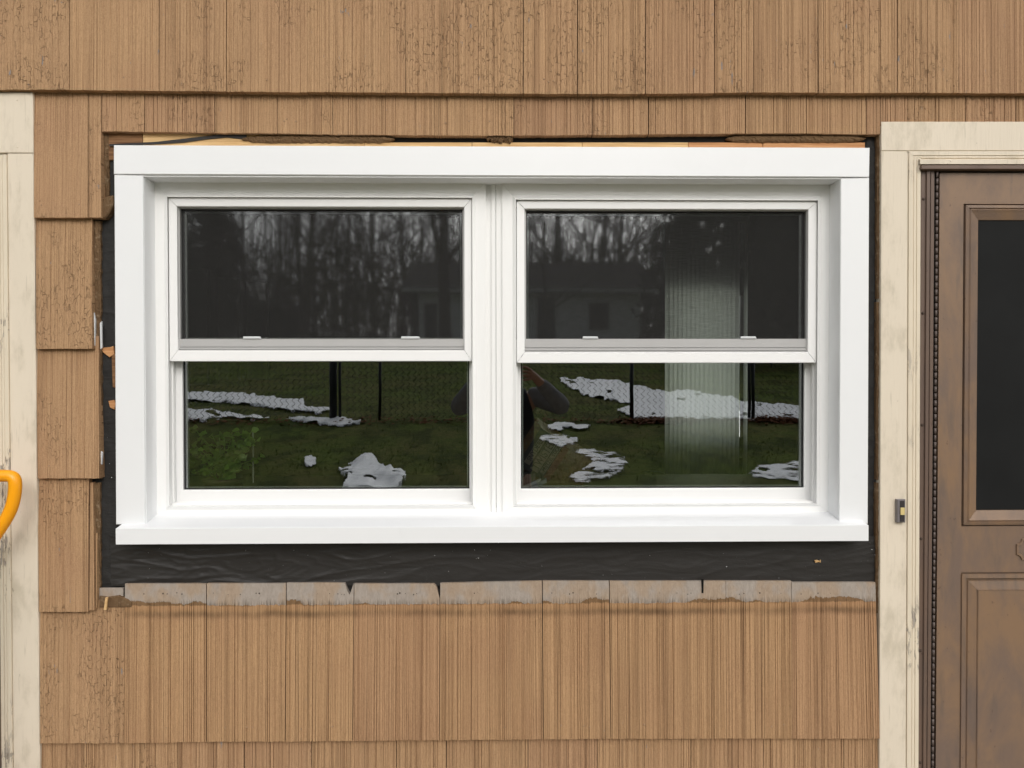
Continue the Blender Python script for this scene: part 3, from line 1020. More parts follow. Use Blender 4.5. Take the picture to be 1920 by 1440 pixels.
def unit(flange, bead, bead2, seam, sur_o, sur_i, scr_i, bar, low_i, tabs):
    YF = 0.040
    r0 = prect(*flange, YF)
    r0 = ((r0[0][0], zk - 0.0012, r0[0][2], zh - 0.0008), YF)
    r1 = prect(*bead, YF)
    r2 = prect(*bead2, YF - 0.006)
    r2b = (tuple(a_ + q for a_, q in zip(r2[0], (0.001, 0.001, -0.001, -0.001))), YF - 0.0062)
    r3 = prect(*seam, YF + 0.004)
    r4 = (r3[0], 0.125)
    rb = (r0[0], YF + 0.012)
    u = nested([rb, r0, r1, r2, r2b, r3, r4], 'window_unit', M['vinyl'], win, 0.00025)
    # mitred surround of the screened half
    YU = 0.0445
    so, si = prect(*sur_o, YU), prect(*sur_i, YU)
    o1 = (tuple(a_ + q for a_, q in zip(so[0], (0.0012, 0.0012, -0.0012, -0.0012))), YU - 0.0012)
    i1 = (tuple(a_ - q for a_, q in zip(si[0], (0.0015, 0.0015, -0.0015, -0.0015))), YU - 0.0010)
    nested([(so[0], YU + 0.010), so, o1, i1, si, (si[0], YU + 0.012)], 'surround_rail', M['sash'], u, 0.0007, joined=False)
    # screen frame, mesh, bar
    YK = 0.058
    ko = (tuple(a_ - q for a_, q in zip(si[0], (0.006, 0.006, -0.006, -0.006))), YK)
    ki = prect(*scr_i, YK)
    nested([ko, ki, (ki[0], YK + 0.008)], 'screen_frame', M['bar'], u, 0.0002)
    bz0, bz1 = at(922, bar[1], YK).z, at(922, bar[0], YK).z
    bm_ = MB()
    x0, x1 = si[0][0] - 0.003, si[0][2] + 0.003
    h_ = bz1 - bz0
    bm_.box(x0, x1, YK - 0.004, YK + 0.006, bz0 + h_ * 0.34, bz1)
    bm_.box(x0, x1, YK - 0.0015, YK + 0.006, bz0 + h_ * 0.26, bz0 + h_ * 0.34)
    bm_.box(x0, x1, YK - 0.0065, YK + 0.006, bz0 + h_ * 0.12, bz0 + h_ * 0.26)
    bm_.box(x0, x1, YK - 0.003, YK + 0.006, bz0 - 0.006, bz0 + h_ * 0.12)
    bar_o = bm_.build('screen_bar', M['bar'], u)
    for t0, t1 in tabs:
        xa_, xb_ = at(t0, 633, YK - 0.004).x, at(t1, 633, YK - 0.004).x
        tb = MB()
        tb.prism([(xa_, bz1 + 0.0004), (xb_, bz1 + 0.0004), (xb_ - 0.003, bz1 + 0.0068), (xa_ + 0.001, bz1 + 0.0068)], YK - 0.008, YK - 0.001, 0.001)
        tb.build('pull_tab', M['tab'], u)
    sc_ = MB()
    (a0, c0, a1, c1) = ki[0]
    sc_.add([(a0 - 0.002, YK + 0.004, c0), (a1 + 0.002, YK + 0.004, c0), (a1 + 0.002, YK + 0.004, c1 + 0.002), (a0 - 0.002, YK + 0.004, c1 + 0.002)], [(0, 1, 2, 3)])
    sc_.build('insect_screen', M['screen'], u)
    # upper pane with gasket
    YG = 0.078
    gi = (tuple(a_ + q for a_, q in zip(ki[0], (0.003, -0.02, -0.003, -0.003))), YG - 0.004)
    go = (tuple(a_ + q for a_, q in zip(ki[0], (-0.012, -0.04, 0.012, 0.012))), YG - 0.004)
    nested([go, gi, (gi[0], YG - 0.0005)], 'gasket', M['gasket'], u, 0)
    pm = MB()
    pm.box(go[0][0], go[0][2], YG, YG + 0.004, go[0][1], go[0][3])
    pm.mi = [0, 1, 1, 1, 1, 1]
    pm.build('pane', [M['glass_dusty'], M['clear']], u)
    sp_i = (tuple(a_ + q for a_, q in zip(gi[0], (0.0045, 0, -0.0045, -0.0045))), YG + 0.006)
    sp_o = (tuple(a_ + q for a_, q in zip(gi[0], (0.0015, 0, -0.0015, -0.0015))), YG + 0.006)
    nested([sp_o, sp_i, (sp_i[0], YG + 0.012)], 'glazing_spacer', M['spacer'], u, 0)
    # lower sash
    YL = 0.088
    li = prect(*low_i, YL)
    w_ = 0.019
    lo = (tuple(a_ + q for a_, q in zip(li[0], (-w_, -0.0375, w_, 0.04))), YL)
    lo1 = (lo[0], YL + 0.02)
    li1 = (tuple(a_ + q for a_, q in zip(li[0], (-0.002, -0.002, 0.002, 0.002))), YL - 0.0008)
    nested([lo1, lo, li1, li, (li[0], YL + 0.008)], 'lower_sash', M['sash'], u, 0.0)
    gg = (tuple(a_ + q for a_, q in zip(li[0], (0.0028, 0.0028, -0.0028, -0.0028))), YL + 0.0075)
    nested([(li[0], YL + 0.0075), gg, (gg[0], YL + 0.0095)], 'gasket', M['gasket'], u, 0)
    pm = MB()
    pm.box(li[0][0] - 0.004, li[0][2] + 0.004, YL + 0.010, YL + 0.014, li[0][1] - 0.004, li[0][3] + 0.004)
    pm.mi = [0, 1, 1, 1, 1, 1]
    pm.build('pane', [M['glass'], M['clear']], u)
    s1 = (tuple(a_ + q for a_, q in zip(gg[0], (0.0012, 0.001, -0.0012, -0.0012))), YL + 0.016)
    s2 = (tuple(a_ + q for a_, q in zip(gg[0], (0.0045, 0.0028, -0.0045, -0.0045))), YL + 0.016)
    nested([s1, s2, (s2[0], YL + 0.024)], 'glazing_spacer', M['spacer'], u, 0)
    # raised track lines on the frame sill
    tk = MB()
    x0, x1, zz = r3[0][0], r3[0][2], r3[0][1]
    tk.box(x0 + 0.001, x1 - 0.001, 0.058, 0.0605, zz - 0.002, zz + 0.0045)
    tk.box(x0 + 0.001, x1 - 0.001, 0.072, 0.0745, zz - 0.002, zz + 0.006)
    # side stop lines
    tk.box(x0 - 0.001, x0 + 0.0045, 0.064, 0.067, zz, si[0][1])
    tk.box(x1 - 0.0045, x1 + 0.001, 0.064, 0.067, zz, si[0][1])
    tk.build('track', M['vinyl'], u)
    return u

unit((291, 345, 911, 959.5), (309.5, 362, 892, 955), (315, 369, 886.5, 949), (316, 371, 885.3, 947.5),
     (317, 372, 884.5, 677.3), (332.5, 387.5, 870.5, 657), (337.5, 391.5, 867.5, 640), (635.5, 657.5), (342.5, 660, 880, 917.5), ((456, 490), (752, 788)))
unit((942, 350, 1555, 958), (961, 367, 1538, 950), (967, 374, 1533, 946.5), (968, 376, 1532, 945),
     (968.7, 377, 1531.5, 680.3), (983.5, 392, 1515, 660.5), (986.5, 395, 1511.5, 643), (635.5, 660), (976.5, 663, 1508, 915.5), ((1092, 1122), (1388, 1418)))
# backing liner and mullion cover between and around the units
b = MB()
zt, zbm = at(922, 333, 0.05).z, at(922, 962, 0.05).z
xm = [at(q, 650, 0.05).x for q in (905, 922, 929.6, 930.4, 942, 950)]
b.box(xm[0], xm[2], 0.054, 0.12, zbm, zt)
b.box(xm[3], xm[5], 0.054, 0.12, zbm, zt)
b.box(xm[1], xm[2], 0.046, 0.056, zbm, zt)
b.box(xm[3], xm[4], 0.048, 0.056, zbm, zt)
b.build('mullion', M['vinyl'], win)
b = MB()
lx = [at(q, 650, 0.05).x for q in (262, 300, 1546, 1584)]
b.box(lx[0], lx[1], 0.0515, 0.12, zbm, zt)
b.box(lx[2], lx[3], 0.0515, 0.12, zbm, zt)
z1, z2, z3 = at(922, 356, 0.05).z, at(922, 330, 0.05).z, at(922, 950, 0.05).z
b.box(lx[1], xm[0], 0.0515, 0.12, z1, z2)
b.box(xm[5], lx[2], 0.0515, 0.12, z1, z2)
b.box(lx[1], xm[0], 0.0515, 0.12, zk - 0.01, z3)
b.box(xm[5], lx[2], 0.0515, 0.12, zk - 0.01, z3)
b.build('liner', M['vinyl'], win)

# ------------------------------------------------------------------ door casings
def casing(name, label, pieces, loc, cat='door frame'):
    t = thing(name, label, cat, loc)
    for nm, pts, yf, yb, mt, c in pieces:
        wpart(nm, pts, yf, yb, mt, c, t)
    return t

YD = -0.014
rc = casing('door_casing', 'peeling cream wooden casing around the brown door right of the window', [
    ('head_board', ((1652.5, 228), (2470, 228), (2470, 282.4), (1652.5, 282.4)), YD, 0.013, 'cream', 0.0015),
    ('side_board', ((1652.5, 283), (1703, 283), (1698, 1720), (1648, 1720)), YD, 0.013, 'cream', 0.0015),
    ('side_board', ((2420, 283), (2470, 283), (2470, 1720), (2420, 1720)), YD, 0.013, 'cream', 0.0015),
], at(1675, 1720, 0))
# stepped moulding: flat, two flutes, inner bead
def mould_v(px0, px1, py0, py1, yf, parent, mat, steps, flip=False):
    """upright moulding between photo columns (top, bottom); steps = (share of width, depth)"""
    mb = MB()
    n = len(steps)
    vs = []
    for (pa, pb, py) in ((px0[0], px1[0], py0), (px0[1], px1[1], py1)):
        for s, d in steps:
            q = at(pa + (pb - pa) * s, py, yf)
            vs.append((q.x, yf + d, q.z))
    for k in range(2):
        vs.append((vs[k * n][0], 0.013, vs[k * n][2]))
        vs.append((vs[k * n + n - 1][0], 0.013, vs[k * n + n - 1][2]))
    fs = [(i, n + i, n + i + 1, i + 1) for i in range(n - 1)]
    o = 2 * n
    fs += [(o, o + 2, n, 0), (n - 1, 2 * n - 1, o + 3, o + 1), tuple(list(range(n)) + [o + 1, o]), tuple([o + 2, o + 3] + list(range(2 * n - 1, n - 1, -1)))]
    mb.add(vs, fs)
    return mb.build('moulding', M[mat], parent)

ST = [(0, 0.0), (0.02, -0.002), (0.36, -0.002), (0.40, 0.0015), (0.45, -0.0005), (0.62, -0.0005), (0.66, 0.0025), (0.70, 0.0), (0.98, 0.0), (1.0, 0.002)]
mould_v((1703.6, 1698.6), (1727, 1721.5), 285, 1720, YD - 0.001, rc, 'peel', ST)
# head moulding
b = MB()
hz = [(283.6, 0.0135), (284, -0.002), (291.5, -0.002), (292.5, 0.001), (296, -0.0005), (297.5, 0.003), (299.5, -0.001), (300.5, -0.006), (309, -0.006), (309.4, 0.013)]
vs = []
for px in (1722, 2420):
    for py, d in hz:
        q = at(px if py > 299 else (px - 2.5 - (300 - py) * 1.15 if px < 1800 else px), py, YD)
        vs.append((q.x, YD + d - 0.0016, q.z))
n = len(hz)
b.add(vs, [(i, i + 1, n + i + 1, n + i) for i in range(n - 1)] + [tuple(range(n, 2 * n))])
b.prism([xz(1701.5, 284, YD), xz(1716, 284, YD), xz(1724, 300, YD), xz(1703, 300, YD)], YD - 0.0005, 0.0128, 0)
b.build('moulding', M['cream'], rc)
nb = MB()
for px, py, r_ in ((1670, 240, 1), (1667, 273, 1), (1780, 304, 2.2), (1714, 897, 2.0), (1690, 1000, 0.8)):
    q = at(px, py, YD)
    nb.ball((q.x, YD - 0.0005 - (0.006 if py == 304 else 0), q.z), 0.0016 * r_, 8, 5, (1, 0.6, 0.8))
nb.build('nail_heads', M['cream'], rc, True, 'stuff')

lc = casing('door_casing', 'cream painted door casing left of the window behind a yellow grip', [
    ('head_board', ((-640, 171.8), (61.5, 173), (62.5, 286.6), (-640, 286.6)), YD, 0.013, 'cream', 0.0015),
    ('side_board', ((13.5, 287.6), (62.5, 287.6), (78, 1720), (28, 1720)), YD, 0.013, 'cream', 0.0015),
    ('side_board', ((-640, 287.6), (-590, 287.6), (-576, 1720), (-626, 1720)), YD, 0.013, 'cream', 0.0015),
], at(50, 1720, 0))
mould_v((-8, 5), (13, 27.3), 290, 1720, YD - 0.001, lc, 'peel', [(1 - s, d) for s, d in reversed(ST)])
nb = MB()
for px, py in ((32, 188), (33, 276), (3, 357), (12, 1245)):
    q = at(px, py, YD)
    nb.ball((q.x, YD - 0.0005, q.z), 0.002, 8, 5, (1, 0.5, 1))
nb.build('nail_heads', M['cream'], lc, True, 'stuff')

# ------------------------------------------------------------------ storm door on the right
door = thing('storm_door', 'weathered brown storm door with dark screen and panelled lower half', 'door', at(2040, 1715, -0.02))
YO = -0.006
# hinge side rail with ribs
b = MB()
def vrib(mb, ta, tb, ba, bb, yf, yb):
    mb.prism([xz(ta, 318, yf), xz(tb, 318, yf), xz(bb, 1716, yf), xz(ba, 1716, yf)], yf, yb, 0.0008)
vrib(b, 1727, 1737, 1719, 1728.5, YO - 0.002, 0.013)
vrib(b, 1738, 1744.5, 1729.2, 1735.5, YO - 0.007, 0.013)
vrib(b, 1745.5, 1752.5, 1736.6, 1743, YO - 0.005, 0.013)
b.build('hinge_rail', M['bronze_dark'], door)
b = MB()
b.prism([xz(1728, 309.5, YO - 0.02), xz(2424, 309.5, YO - 0.02), xz(2424, 317, YO - 0.02), xz(1728, 317, YO - 0.02)], YO - 0.02, 0.013, 0.0012)
b.build('drip_bar', M['bronze_dark'], door)
b = MB()
b.box(at(1740, 400, 0).x, at(2410, 400, 0).x, 0.0105, 0.0138, at(2000, 1716, 0).z, at(2000, 318, 0).z)
b.build('gap_shade_sheet', M['black'], door)  # black sheet that paints in the shade of the gaps round the door
# piano hinge
b = MB()
N = 107
for i in range(N):
    t = i / N
    py0, py1 = 322 + (1712 - 322) * t, 322 + (1712 - 322) * (t + 0.80 / N)
    px = 1757 + (1748.5 - 1757) * ((py0 - 322) / (1440 - 322)) * 1.0
    p0, p1 = at(px, py0, YO - 0.004), at(px - 0.1, py1, YO - 0.004)
    b.tube([p0, p1], 0.0034 if i % 2 else 0.0031, 8)
b.build('piano_hinge', M['hinge'], door, True)
# slab with two panel openings
def drect(l, t, r, bt):
    return prect(l, t, r, bt, YO)[0]
slab = prect(1762, 325, 2404, 1712, YO)[0]
slab = (at(1757.5, 1000, YO).x, slab[1], slab[2], slab[3])
wr = drect(1806, 383, 2352, 985.5)
wr = (at(1804.5, 700, YO).x, wr[1], wr[2], wr[3])
lr = drect(1799.5, 1072, 2352, 1660)
lr = (at(1798.5, 1250, YO).x, lr[1], wr[2], lr[3])
b = MB()
sx0, sz0, sx1, sz1 = slab
def face(mb, x0, x1, z0, z1):
    mb.box(x0, x1, YO, YO + 0.022, z0, z1)
face(b, sx0, wr[0], sz0, sz1)
face(b, wr[2], sx1, sz0, sz1)
face(b, wr[0], wr[2], wr[3], sz1)
face(b, wr[0], wr[2], lr[3], wr[1])
face(b, wr[0], wr[2], sz0, lr[1])
b.box(wr[0], lr[0], YO, YO + 0.022, lr[1], lr[3]) if lr[0] > wr[0] else None
b.build('door_slab', M['bronze'], door)
def ring(r_, d):
    return (r_[0] + d, r_[1] + d, r_[2] - d, r_[3] - d)
k_ = 0.00145
nested([(ring(wr, 0), YO + 0.001), (ring(wr, 0.0014), YO + 0.007), (ring(wr, 0.003), YO + 0.007), (ring(wr, 0.0042), YO - 0.004), (ring(wr, 0.012), YO - 0.007), (ring(wr, 0.0135), YO - 0.003), (ring(wr, 0.0175), YO - 0.006), (ring(wr, 0.024), YO - 0.003), (ring(wr, 0.043), YO + 0.004), (ring(wr, 0.0445), YO + 0.012)], 'screen_moulding', M['bronze'], door, 0.0002)
b = MB()
q = ring(wr, 0.041)
b.box(q[0], q[2], YO + 0.007, YO + 0.0105, q[1], q[3])
b.build('screen_panel', M['doorscreen'], door)
nested([(ring(lr, 0), YO + 0.001), (ring(lr, 0.0012), YO + 0.006), (ring(lr, 0.0025), YO + 0.006), (ring(lr, 0.004), YO - 0.004), (ring(lr, 0.015), YO - 0.005), (ring(lr, 0.0165), YO + 0.004), (ring(lr, 0.0215), YO + 0.004), (ring(lr, 0.024), YO + 0.001), (ring(lr, 0.046), YO - 0.003), (ring(lr, 0.0475), YO - 0.006), (ring(lr, 0.049), YO - 0.006)], 'panel_moulding', M['bronze'], door, 0.0002)
b = MB()
q = ring(lr, 0.0485)
b.box(q[0], q[2], YO - 0.006, YO + 0.01, q[1], q[3])
b.build('lower_panel', M['bronze'], door)
# scooped-corner ornament plate
def scoop(x0, z0, x1, z1, c, n=4):
    pts = []
    for cx_, cz_, a0 in ((x0, z0, 90), (x1, z0, 180), (x1, z1, 270), (x0, z1, 0)):
        for i in range(n + 1):
            a = R(a0 - 90 * i / n)
            pts.append((cx_ + c * math.cos(a), cz_ + c * math.sin(a)))
    return pts
o0, o1 = at(1904, 1050.5, YO), at(2200, 1008, YO)
outer = scoop(o0.x, o0.z, o1.x, o1.z, 0.015)
inner = scoop(o0.x + 0.006, o0.z + 0.006, o1.x - 0.006, o1.z - 0.006, 0.013)
b = MB()
n = len(outer)
vs = [(x, YO + 0.001, z) for x, z in outer] + [(x, YO - 0.004, z) for x, z in inset(outer, 0.0015)] + [(x, YO - 0.004, z) for x, z in inner] + [(x, YO - 0.0008, z) for x, z in inset(inner, 0.0015)]
fs = []
for k in range(3):
    for i in range(n):
        j = (i + 1) % n
        fs.append((k * n + j, k * n + i, (k + 1) * n + i, (k + 1) * n + j))
b.add(vs, fs)
b.build('ornament', M['bronze'], door)
b = MB()
for px, py in ((1729, 373), (1728, 587), (1726.5, 797), (1724.5, 1010), (1723, 1220), (1722.5, 1430)):
    q = at(px, py, YO - 0.003)
    b.ball((q.x + 0.004, YO - 0.003, q.z), 0.0042, 8, 5, (1, 0.55, 1))
b.build('screw_heads', M['rust'], door, True, 'stuff')

# brown door at the very left, only its edge shows
ld = thing('storm_door', 'dark brown door of which only a sliver shows at the left edge', 'door', at(-300, 1716, -0.02))
b = MB()
q = prect(-585, 318, -2, 1716, YO)[0]
b.box(q[0], at(5, 1000, YO).x, YO + 0.004, 0.012, q[1], q[3])
b.build('door_slab', M['bronze_dark'], ld)
b = MB()
b.box(q[0] + 0.12, q[2] - 0.12, YO - 0.003, YO + 0.004, q[1] + 0.9, q[3] - 0.12)
b.build('screen_panel', M['doorscreen'], ld)

for t_, l_, r_ in ((rc, 1700, 2424), (lc, -590, 28)):
    b = MB()
    b.box(at(l_, 1716, 0).x, at(r_, 1716, 0).x, -0.06, 0.0138, 0.046, at(1000, 1717.5, 0).z)
    b.build('threshold', M['raw_h'], t_)

# ------------------------------------------------------------------ bell push
bell = thing('doorbell', 'small dark doorbell with an amber button on the cream casing', 'doorbell', at(1690, 958, YD))
p0, p1 = at(1682.3, 980, YD - 0.012), at(1698, 936.5, YD - 0.012)
b = MB()
b.prism([(p0.x, p0.z), (p1.x, p0.z), (p1.x, p1.z), (p0.x, p1.z)], YD - 0.013, YD, 0.002)
b.build('case', M['bell_rim'], bell)
b = MB()
b.prism([(p0.x + 0.0065, p0.z + 0.003), (p1.x - 0.004, p0.z + 0.003), (p1.x - 0.004, p1.z - 0.003), (p0.x + 0.0065, p1.z - 0.003)], YD - 0.0145, YD - 0.012, 0.0006)
b.build('face_plate', M['bell'], bell)
zc = (p0.z + p1.z) / 2
b = MB()
b.prism([(p0.x + 0.0068, zc - 0.010), (p1.x - 0.0043, zc - 0.010), (p1.x - 0.0043, zc + 0.010), (p0.x + 0.0068, zc + 0.010)], YD - 0.017, YD - 0.014, 0.0008)
b.build('push_button', M['bell_push'], bell)

# ------------------------------------------------------------------ yellow D-grip shovel leaning at the left casing
sh = thing('snow_shovel', 'yellow plastic D-shaped tool grip reaching in at the left edge', 'shovel', (at(-28, 1720, -0.11).x, -0.16, 0.0))
YG_ = -0.11
path = [(-28, 1035), (-14, 1012), (3, 987), (18, 962), (26, 938), (29, 912), (27.5, 898), (21, 892.5), (8, 892), (-28, 892)]
pts = [at(px, py, YG_) for px, py in path]
cxm = at(-28, 950, YG_).x
mirror = [Vector((2 * cxm - p.x, p.y, p.z)) for p in reversed(pts[:-1])]
def smooth_path(ps, it=2):
    for _ in range(it):
        q = [ps[0]]
        for a, c in zip(ps, ps[1:]):
            q += [a.lerp(c, 0.25), a.lerp(c, 0.75)]
        q.append(ps[-1])
        ps = q
    return ps
loop = smooth_path(pts + mirror)
b = MB()
b.tube(loop, 0.0155, 12)
b.build('grip', M['yellow'], sh, True)
b = MB()
top = at(-28, 1030, YG_)
b.tube([top + Vector((0, 0, 0.012)), Vector((cxm, -0.16, 0.40))], 0.015, 12)
b.build('shaft', plain('grey shaft', (0.25, 0.25, 0.26), 0.4, 0.5), sh, True)
b = MB()
vs, fs = [], []
for j in range(9):
    z = 0.44 - 0.44 * j / 8
    for i in range(9):
        u = i / 8 - 0.5
        vs.append((cxm + u * 0.42, -0.17 - 0.10 * (j / 8) ** 1.6 + 0.16 * u * u, z + 0.004))
for j in range(8):
    for i in range(8):
        a = j * 9 + i
        fs.append((a, a + 9, a + 10, a + 1))
b.add(vs, fs)
bl = b.build('blade', M['yellow'], sh, True)
so_ = bl.modifiers.new('thick', 'SOLIDIFY')
so_.thickness = 0.004

b = MB()
fr_ = random.Random(4)
FL = [(893, 1047, 1.5), (897, 1066 - 20, 2.2), (841, 1071, 2), (1016, 1061, 1.2), (1218, 1041, 1.4), (1362, 1062, 1.6), (1634, 1030, 2.2), (1631, 1018, 1.6), (206, 869, 1.5), (210, 895, 1.8), (202, 820, 1.2), (1640, 1040, 1.4), (935, 1017, 1.8)]
for px, py, r_ in FL + [(fr_.uniform(215, 1640), fr_.uniform(1025, 1090), fr_.uniform(.4, .9)) for _ in range(60)]:
    p = at(px, py, 0.0)
    l = r_ * 0.0012
    a = fr_.uniform(0, 6.28)
    b.add([(p.x + l * math.cos(a), -0.0022, p.z + l * .5 * math.sin(a)), (p.x - l * .5 * math.sin(a), -0.003, p.z + l * .5 * math.cos(a)), (p.x - l * math.cos(a), -0.0022, p.z - l * .5 * math.sin(a)), (p.x + l * .4 * math.sin(a), -0.001, p.z - l * .5 * math.cos(a))], [(0, 1, 2, 3)])
b.build('dust_flecks', M['tab'], wall, False, 'stuff')

# ------------------------------------------------------------------ loose chip on the paper
b = MB()
b.prism([xz(px, py, 0.0) for px, py in ((1527.5, 1051), (1533, 1050), (1536, 1052), (1539, 1050), (1538.5, 1055), (1535, 1053.5), (1529, 1055))], -0.001, 0.004, 0.0006)
tag(b.build('wood_chip', M['pine'], None), 'tiny pale wood chip stuck on the black paper below the window', 'wood chip')

# ------------------------------------------------------------------ the room behind the glass
def thin_mat(name, c, tcol, tw=0.5, rough=0.6):
    k = NT(name, rough, 0.2)
    k.put(k.b.inputs['Base Color'], c)
    tl = k.n('ShaderNodeBsdfTranslucent')
    k.put(tl.inputs['Color'], tcol)
    mx = k.n('ShaderNodeMixShader')
    mx.inputs[0].default_value = tw
    k.put(mx.inputs[1], k.b.outputs[0])
    k.put(mx.inputs[2], tl.outputs[0])
    k.put(k.out.inputs[0], mx.outputs[0])
    return k.m

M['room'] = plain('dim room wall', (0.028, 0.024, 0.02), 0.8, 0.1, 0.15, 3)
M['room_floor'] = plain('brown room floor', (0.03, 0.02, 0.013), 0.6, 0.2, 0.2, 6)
M['blind'] = thin_mat('cream blind slat', (0.78, 0.80, 0.71), (0.90, 0.94, 0.83), 0.85)
M['panelboard'] = plain('pale cupboard door', (0.13, 0.125, 0.115), 0.5, 0.3, 0.1, 4)

RY0, RY1, RX0, RX1, RZ0, RZ1 = 0.131, 2.75, -2.0, 1.9, 0.30, 2.62
bo = prect(1251, 552, 1397, 822, RY1)[0]  # added opening, hidden by the slats and sized to light them from behind
b = MB()
b.box(RX0 - 0.1, RX0, RY0, RY1 + 0.1, RZ0, RZ1)
b.box(RX1, RX1 + 0.1, RY0, RY1 + 0.1, RZ0, RZ1)
b.box(RX0, RX1, RY1, RY1 + 0.1, bo[3], RZ1)
b.box(RX0, RX1, RY1, RY1 + 0.1, RZ0, bo[1])
b.box(RX0, bo[0], RY1, RY1 + 0.1, bo[1], bo[3])
b.box(bo[2], RX1, RY1, RY1 + 0.1, bo[1], bo[3])
b.box(RX0 - 0.1, RX1 + 0.1, RY0, RY1 + 0.1, RZ1, RZ1 + 0.1)
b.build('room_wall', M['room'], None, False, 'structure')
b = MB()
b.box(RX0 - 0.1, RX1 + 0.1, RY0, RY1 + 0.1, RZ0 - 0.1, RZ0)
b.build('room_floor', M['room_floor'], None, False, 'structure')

blind = thing('vertical_blind', 'pale green vertical blind slats seen through the right pane', 'blind', at(1322, 950, 2.35))
YB = RY1 - 0.085
zb0, zb1 = RZ0 + 0.06, RZ1 - 0.06
edges = [1248 + 8.15 * i for i in range(17)] + [1394.5]
for i, px in enumerate(edges):
    x = at(px + 3.2, 700, YB).x
    a = R(24 if i < 17 else 12) + rng.uniform(-0.12, 0.12)
    hw = 0.0150 if i < 17 else 0.012
    dx, dy = hw * math.cos(a), hw * math.sin(a)
    b = MB()
    cvx, cvy = math.sin(a) * 0.006, -math.cos(a) * 0.006
    ring_ = []
    for t in (-1, -0.5, 0, 0.5, 1):
        ring_.append((x + dx * t + cvx * (1 - t * t), YB - dy * t + cvy * (1 - t * t)))
    vs = [(p[0], p[1], zb0) for p in ring_] + [(p[0], p[1], zb1) for p in ring_]
    b.add(vs, [(k, k + 1, k + 6, k + 5) for k in range(4)])
    b.build('slat', M['blind'], blind, True)
b = MB()
b.box(at(1240, 500, YB).x, at(1404, 500, YB).x, YB - 0.02, YB + 0.02, zb1, zb1 + 0.04)
b.build('headrail', M['blind'], blind)

ct = thing('kitchen_counter', 'dark counter just inside the window below the panes', 'counter', (-0.1, 0.4, RZ0))
ZC = at(1230, 925, 0.3).z
b = MB()
b.box(-1.9, 1.8, 0.135, 0.75, ZC - 0.04, ZC)
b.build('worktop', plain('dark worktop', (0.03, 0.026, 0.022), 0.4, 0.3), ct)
b = MB()
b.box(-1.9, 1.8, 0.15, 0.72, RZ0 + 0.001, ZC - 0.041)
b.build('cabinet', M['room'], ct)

# pale cupboard doors on the room's far wall
cup = thing('cupboard', 'faint pale cupboard doors deep in the room behind the left pane', 'cupboard', at(400, 700, RY1 - 0.02))
for l, t, r_, bt in ((352, 505, 388, 722), (409, 520, 445, 715), (462, 530, 500, 712)):
    q = prect(l, t, r_, bt, RY1 - 0.05)[0]
    b = MB()
    b.box(q[0], q[2], RY1 - 0.05, RY1 - 0.001, q[1], q[3])
    b.build('door', M['panelboard'], cup)

# dark round chair back
chr_ = thing('chair', 'dark round backed chair beyond the counter behind the right pane', 'chair', (at(1228, 900, 1.1).x, 1.1, RZ0))
c0 = at(1226, 934, 1.0)
b = MB()
arc = [(c0.x + 0.115 * math.cos(R(a)), c0.z - 0.02 + 0.13 * math.sin(R(a))) for a in range(0, 181, 12)]
arc = [(c0.x + 0.115, c0.z - 0.25)] + arc + [(c0.x - 0.115, c0.z - 0.25)]
b.prism(arc, 0.98, 1.02, 0.008)
dk = plain('dark chair wood', (0.012, 0.011, 0.010), 0.6, 0.2)
b.build('backrest', dk, chr_)
b = MB()
b.box(c0.x - 0.2, c0.x + 0.2, 1.0, 1.4, c0.z - 0.36, c0.z - 0.32)
b.build('seat', dk, chr_)
for sx_ in (-0.17, 0.17):
    for yy in (1.03, 1.37):
        b = MB()
        b.tube([(c0.x + sx_, yy, c0.z - 0.36), (c0.x + sx_ * 1.1, yy, RZ0 + 0.002)], [0.018, 0.012], 8)
        b.build('leg', dk, chr_)

# snack bag leaning on the counter
bag = thing('snack_bag', 'brown and yellow pretzel bag with tilted black lettering inside the right pane', 'snack bag', (at(1040, 915, 0.30).x, 0.30, ZC))
YBG = 0.30
ang = R(57)
U = Vector((math.cos(ang), 0, math.sin(ang)))
V = Vector((math.sin(ang), 0, -math.cos(ang)))
NB = Vector((0, -1, 0))
S_ = (YBG + 2.1) / FPX
o_ = at(1040, 866, YBG)
M['bag'] = None
k = NT('bag film', 0.35, 0.4)
cc = k.coord(False)
nn = k.noise(cc, 22, 4, 0.6)
k2 = k.noise(cc, 60, 4, 0.6)
cl = k.mix(k.rng(nn, 0.4, 0.6), (0.05, 0.020, 0.008), (0.07, 0.043, 0.008))
cl = k.mix(k.rng(k2, 0.55, 0.65), cl, (0.07, 0.055, 0.036))
M['bag'] = k.done(cl, None, k.bump(nn, 0.004))
b = MB()
vs, fs = [], []
GN = 14
for side in (1, -1):
    for j in range(GN + 1):
        for i in range(GN + 1):
            u, v = i / GN * 2 - 1, j / GN * 2 - 1
            bul = (1 - u * u) ** 0.6 * (1 - v * v) ** 0.5
            p = o_ + U * (u * 52 * S_) + V * ((v * 70 - 2) * S_) + NB * (side * (0.002 + 0.020 * bul))
            p += NB * (0.002 * mnoise.noise(p * 40))
            vs.append(p)
for s in range(2):
    for j in range(GN):
        for i in range(GN):
            a = s * (GN + 1) ** 2 + j * (GN + 1) + i
            q = (a, a + 1, a + GN + 2, a + GN + 1)
            fs.append(q if s else q[::-1])
b.add(vs, fs)
b.build('bag_body', M['bag'], bag, True)
tan = plain('tan print', (0.12, 0.105, 0.082), 0.5, 0.3)
blk = plain('black print', (0.010, 0.010, 0.010), 0.5, 0.3)
red = plain('red print', (0.085, 0.02, 0.012), 0.5, 0.3)
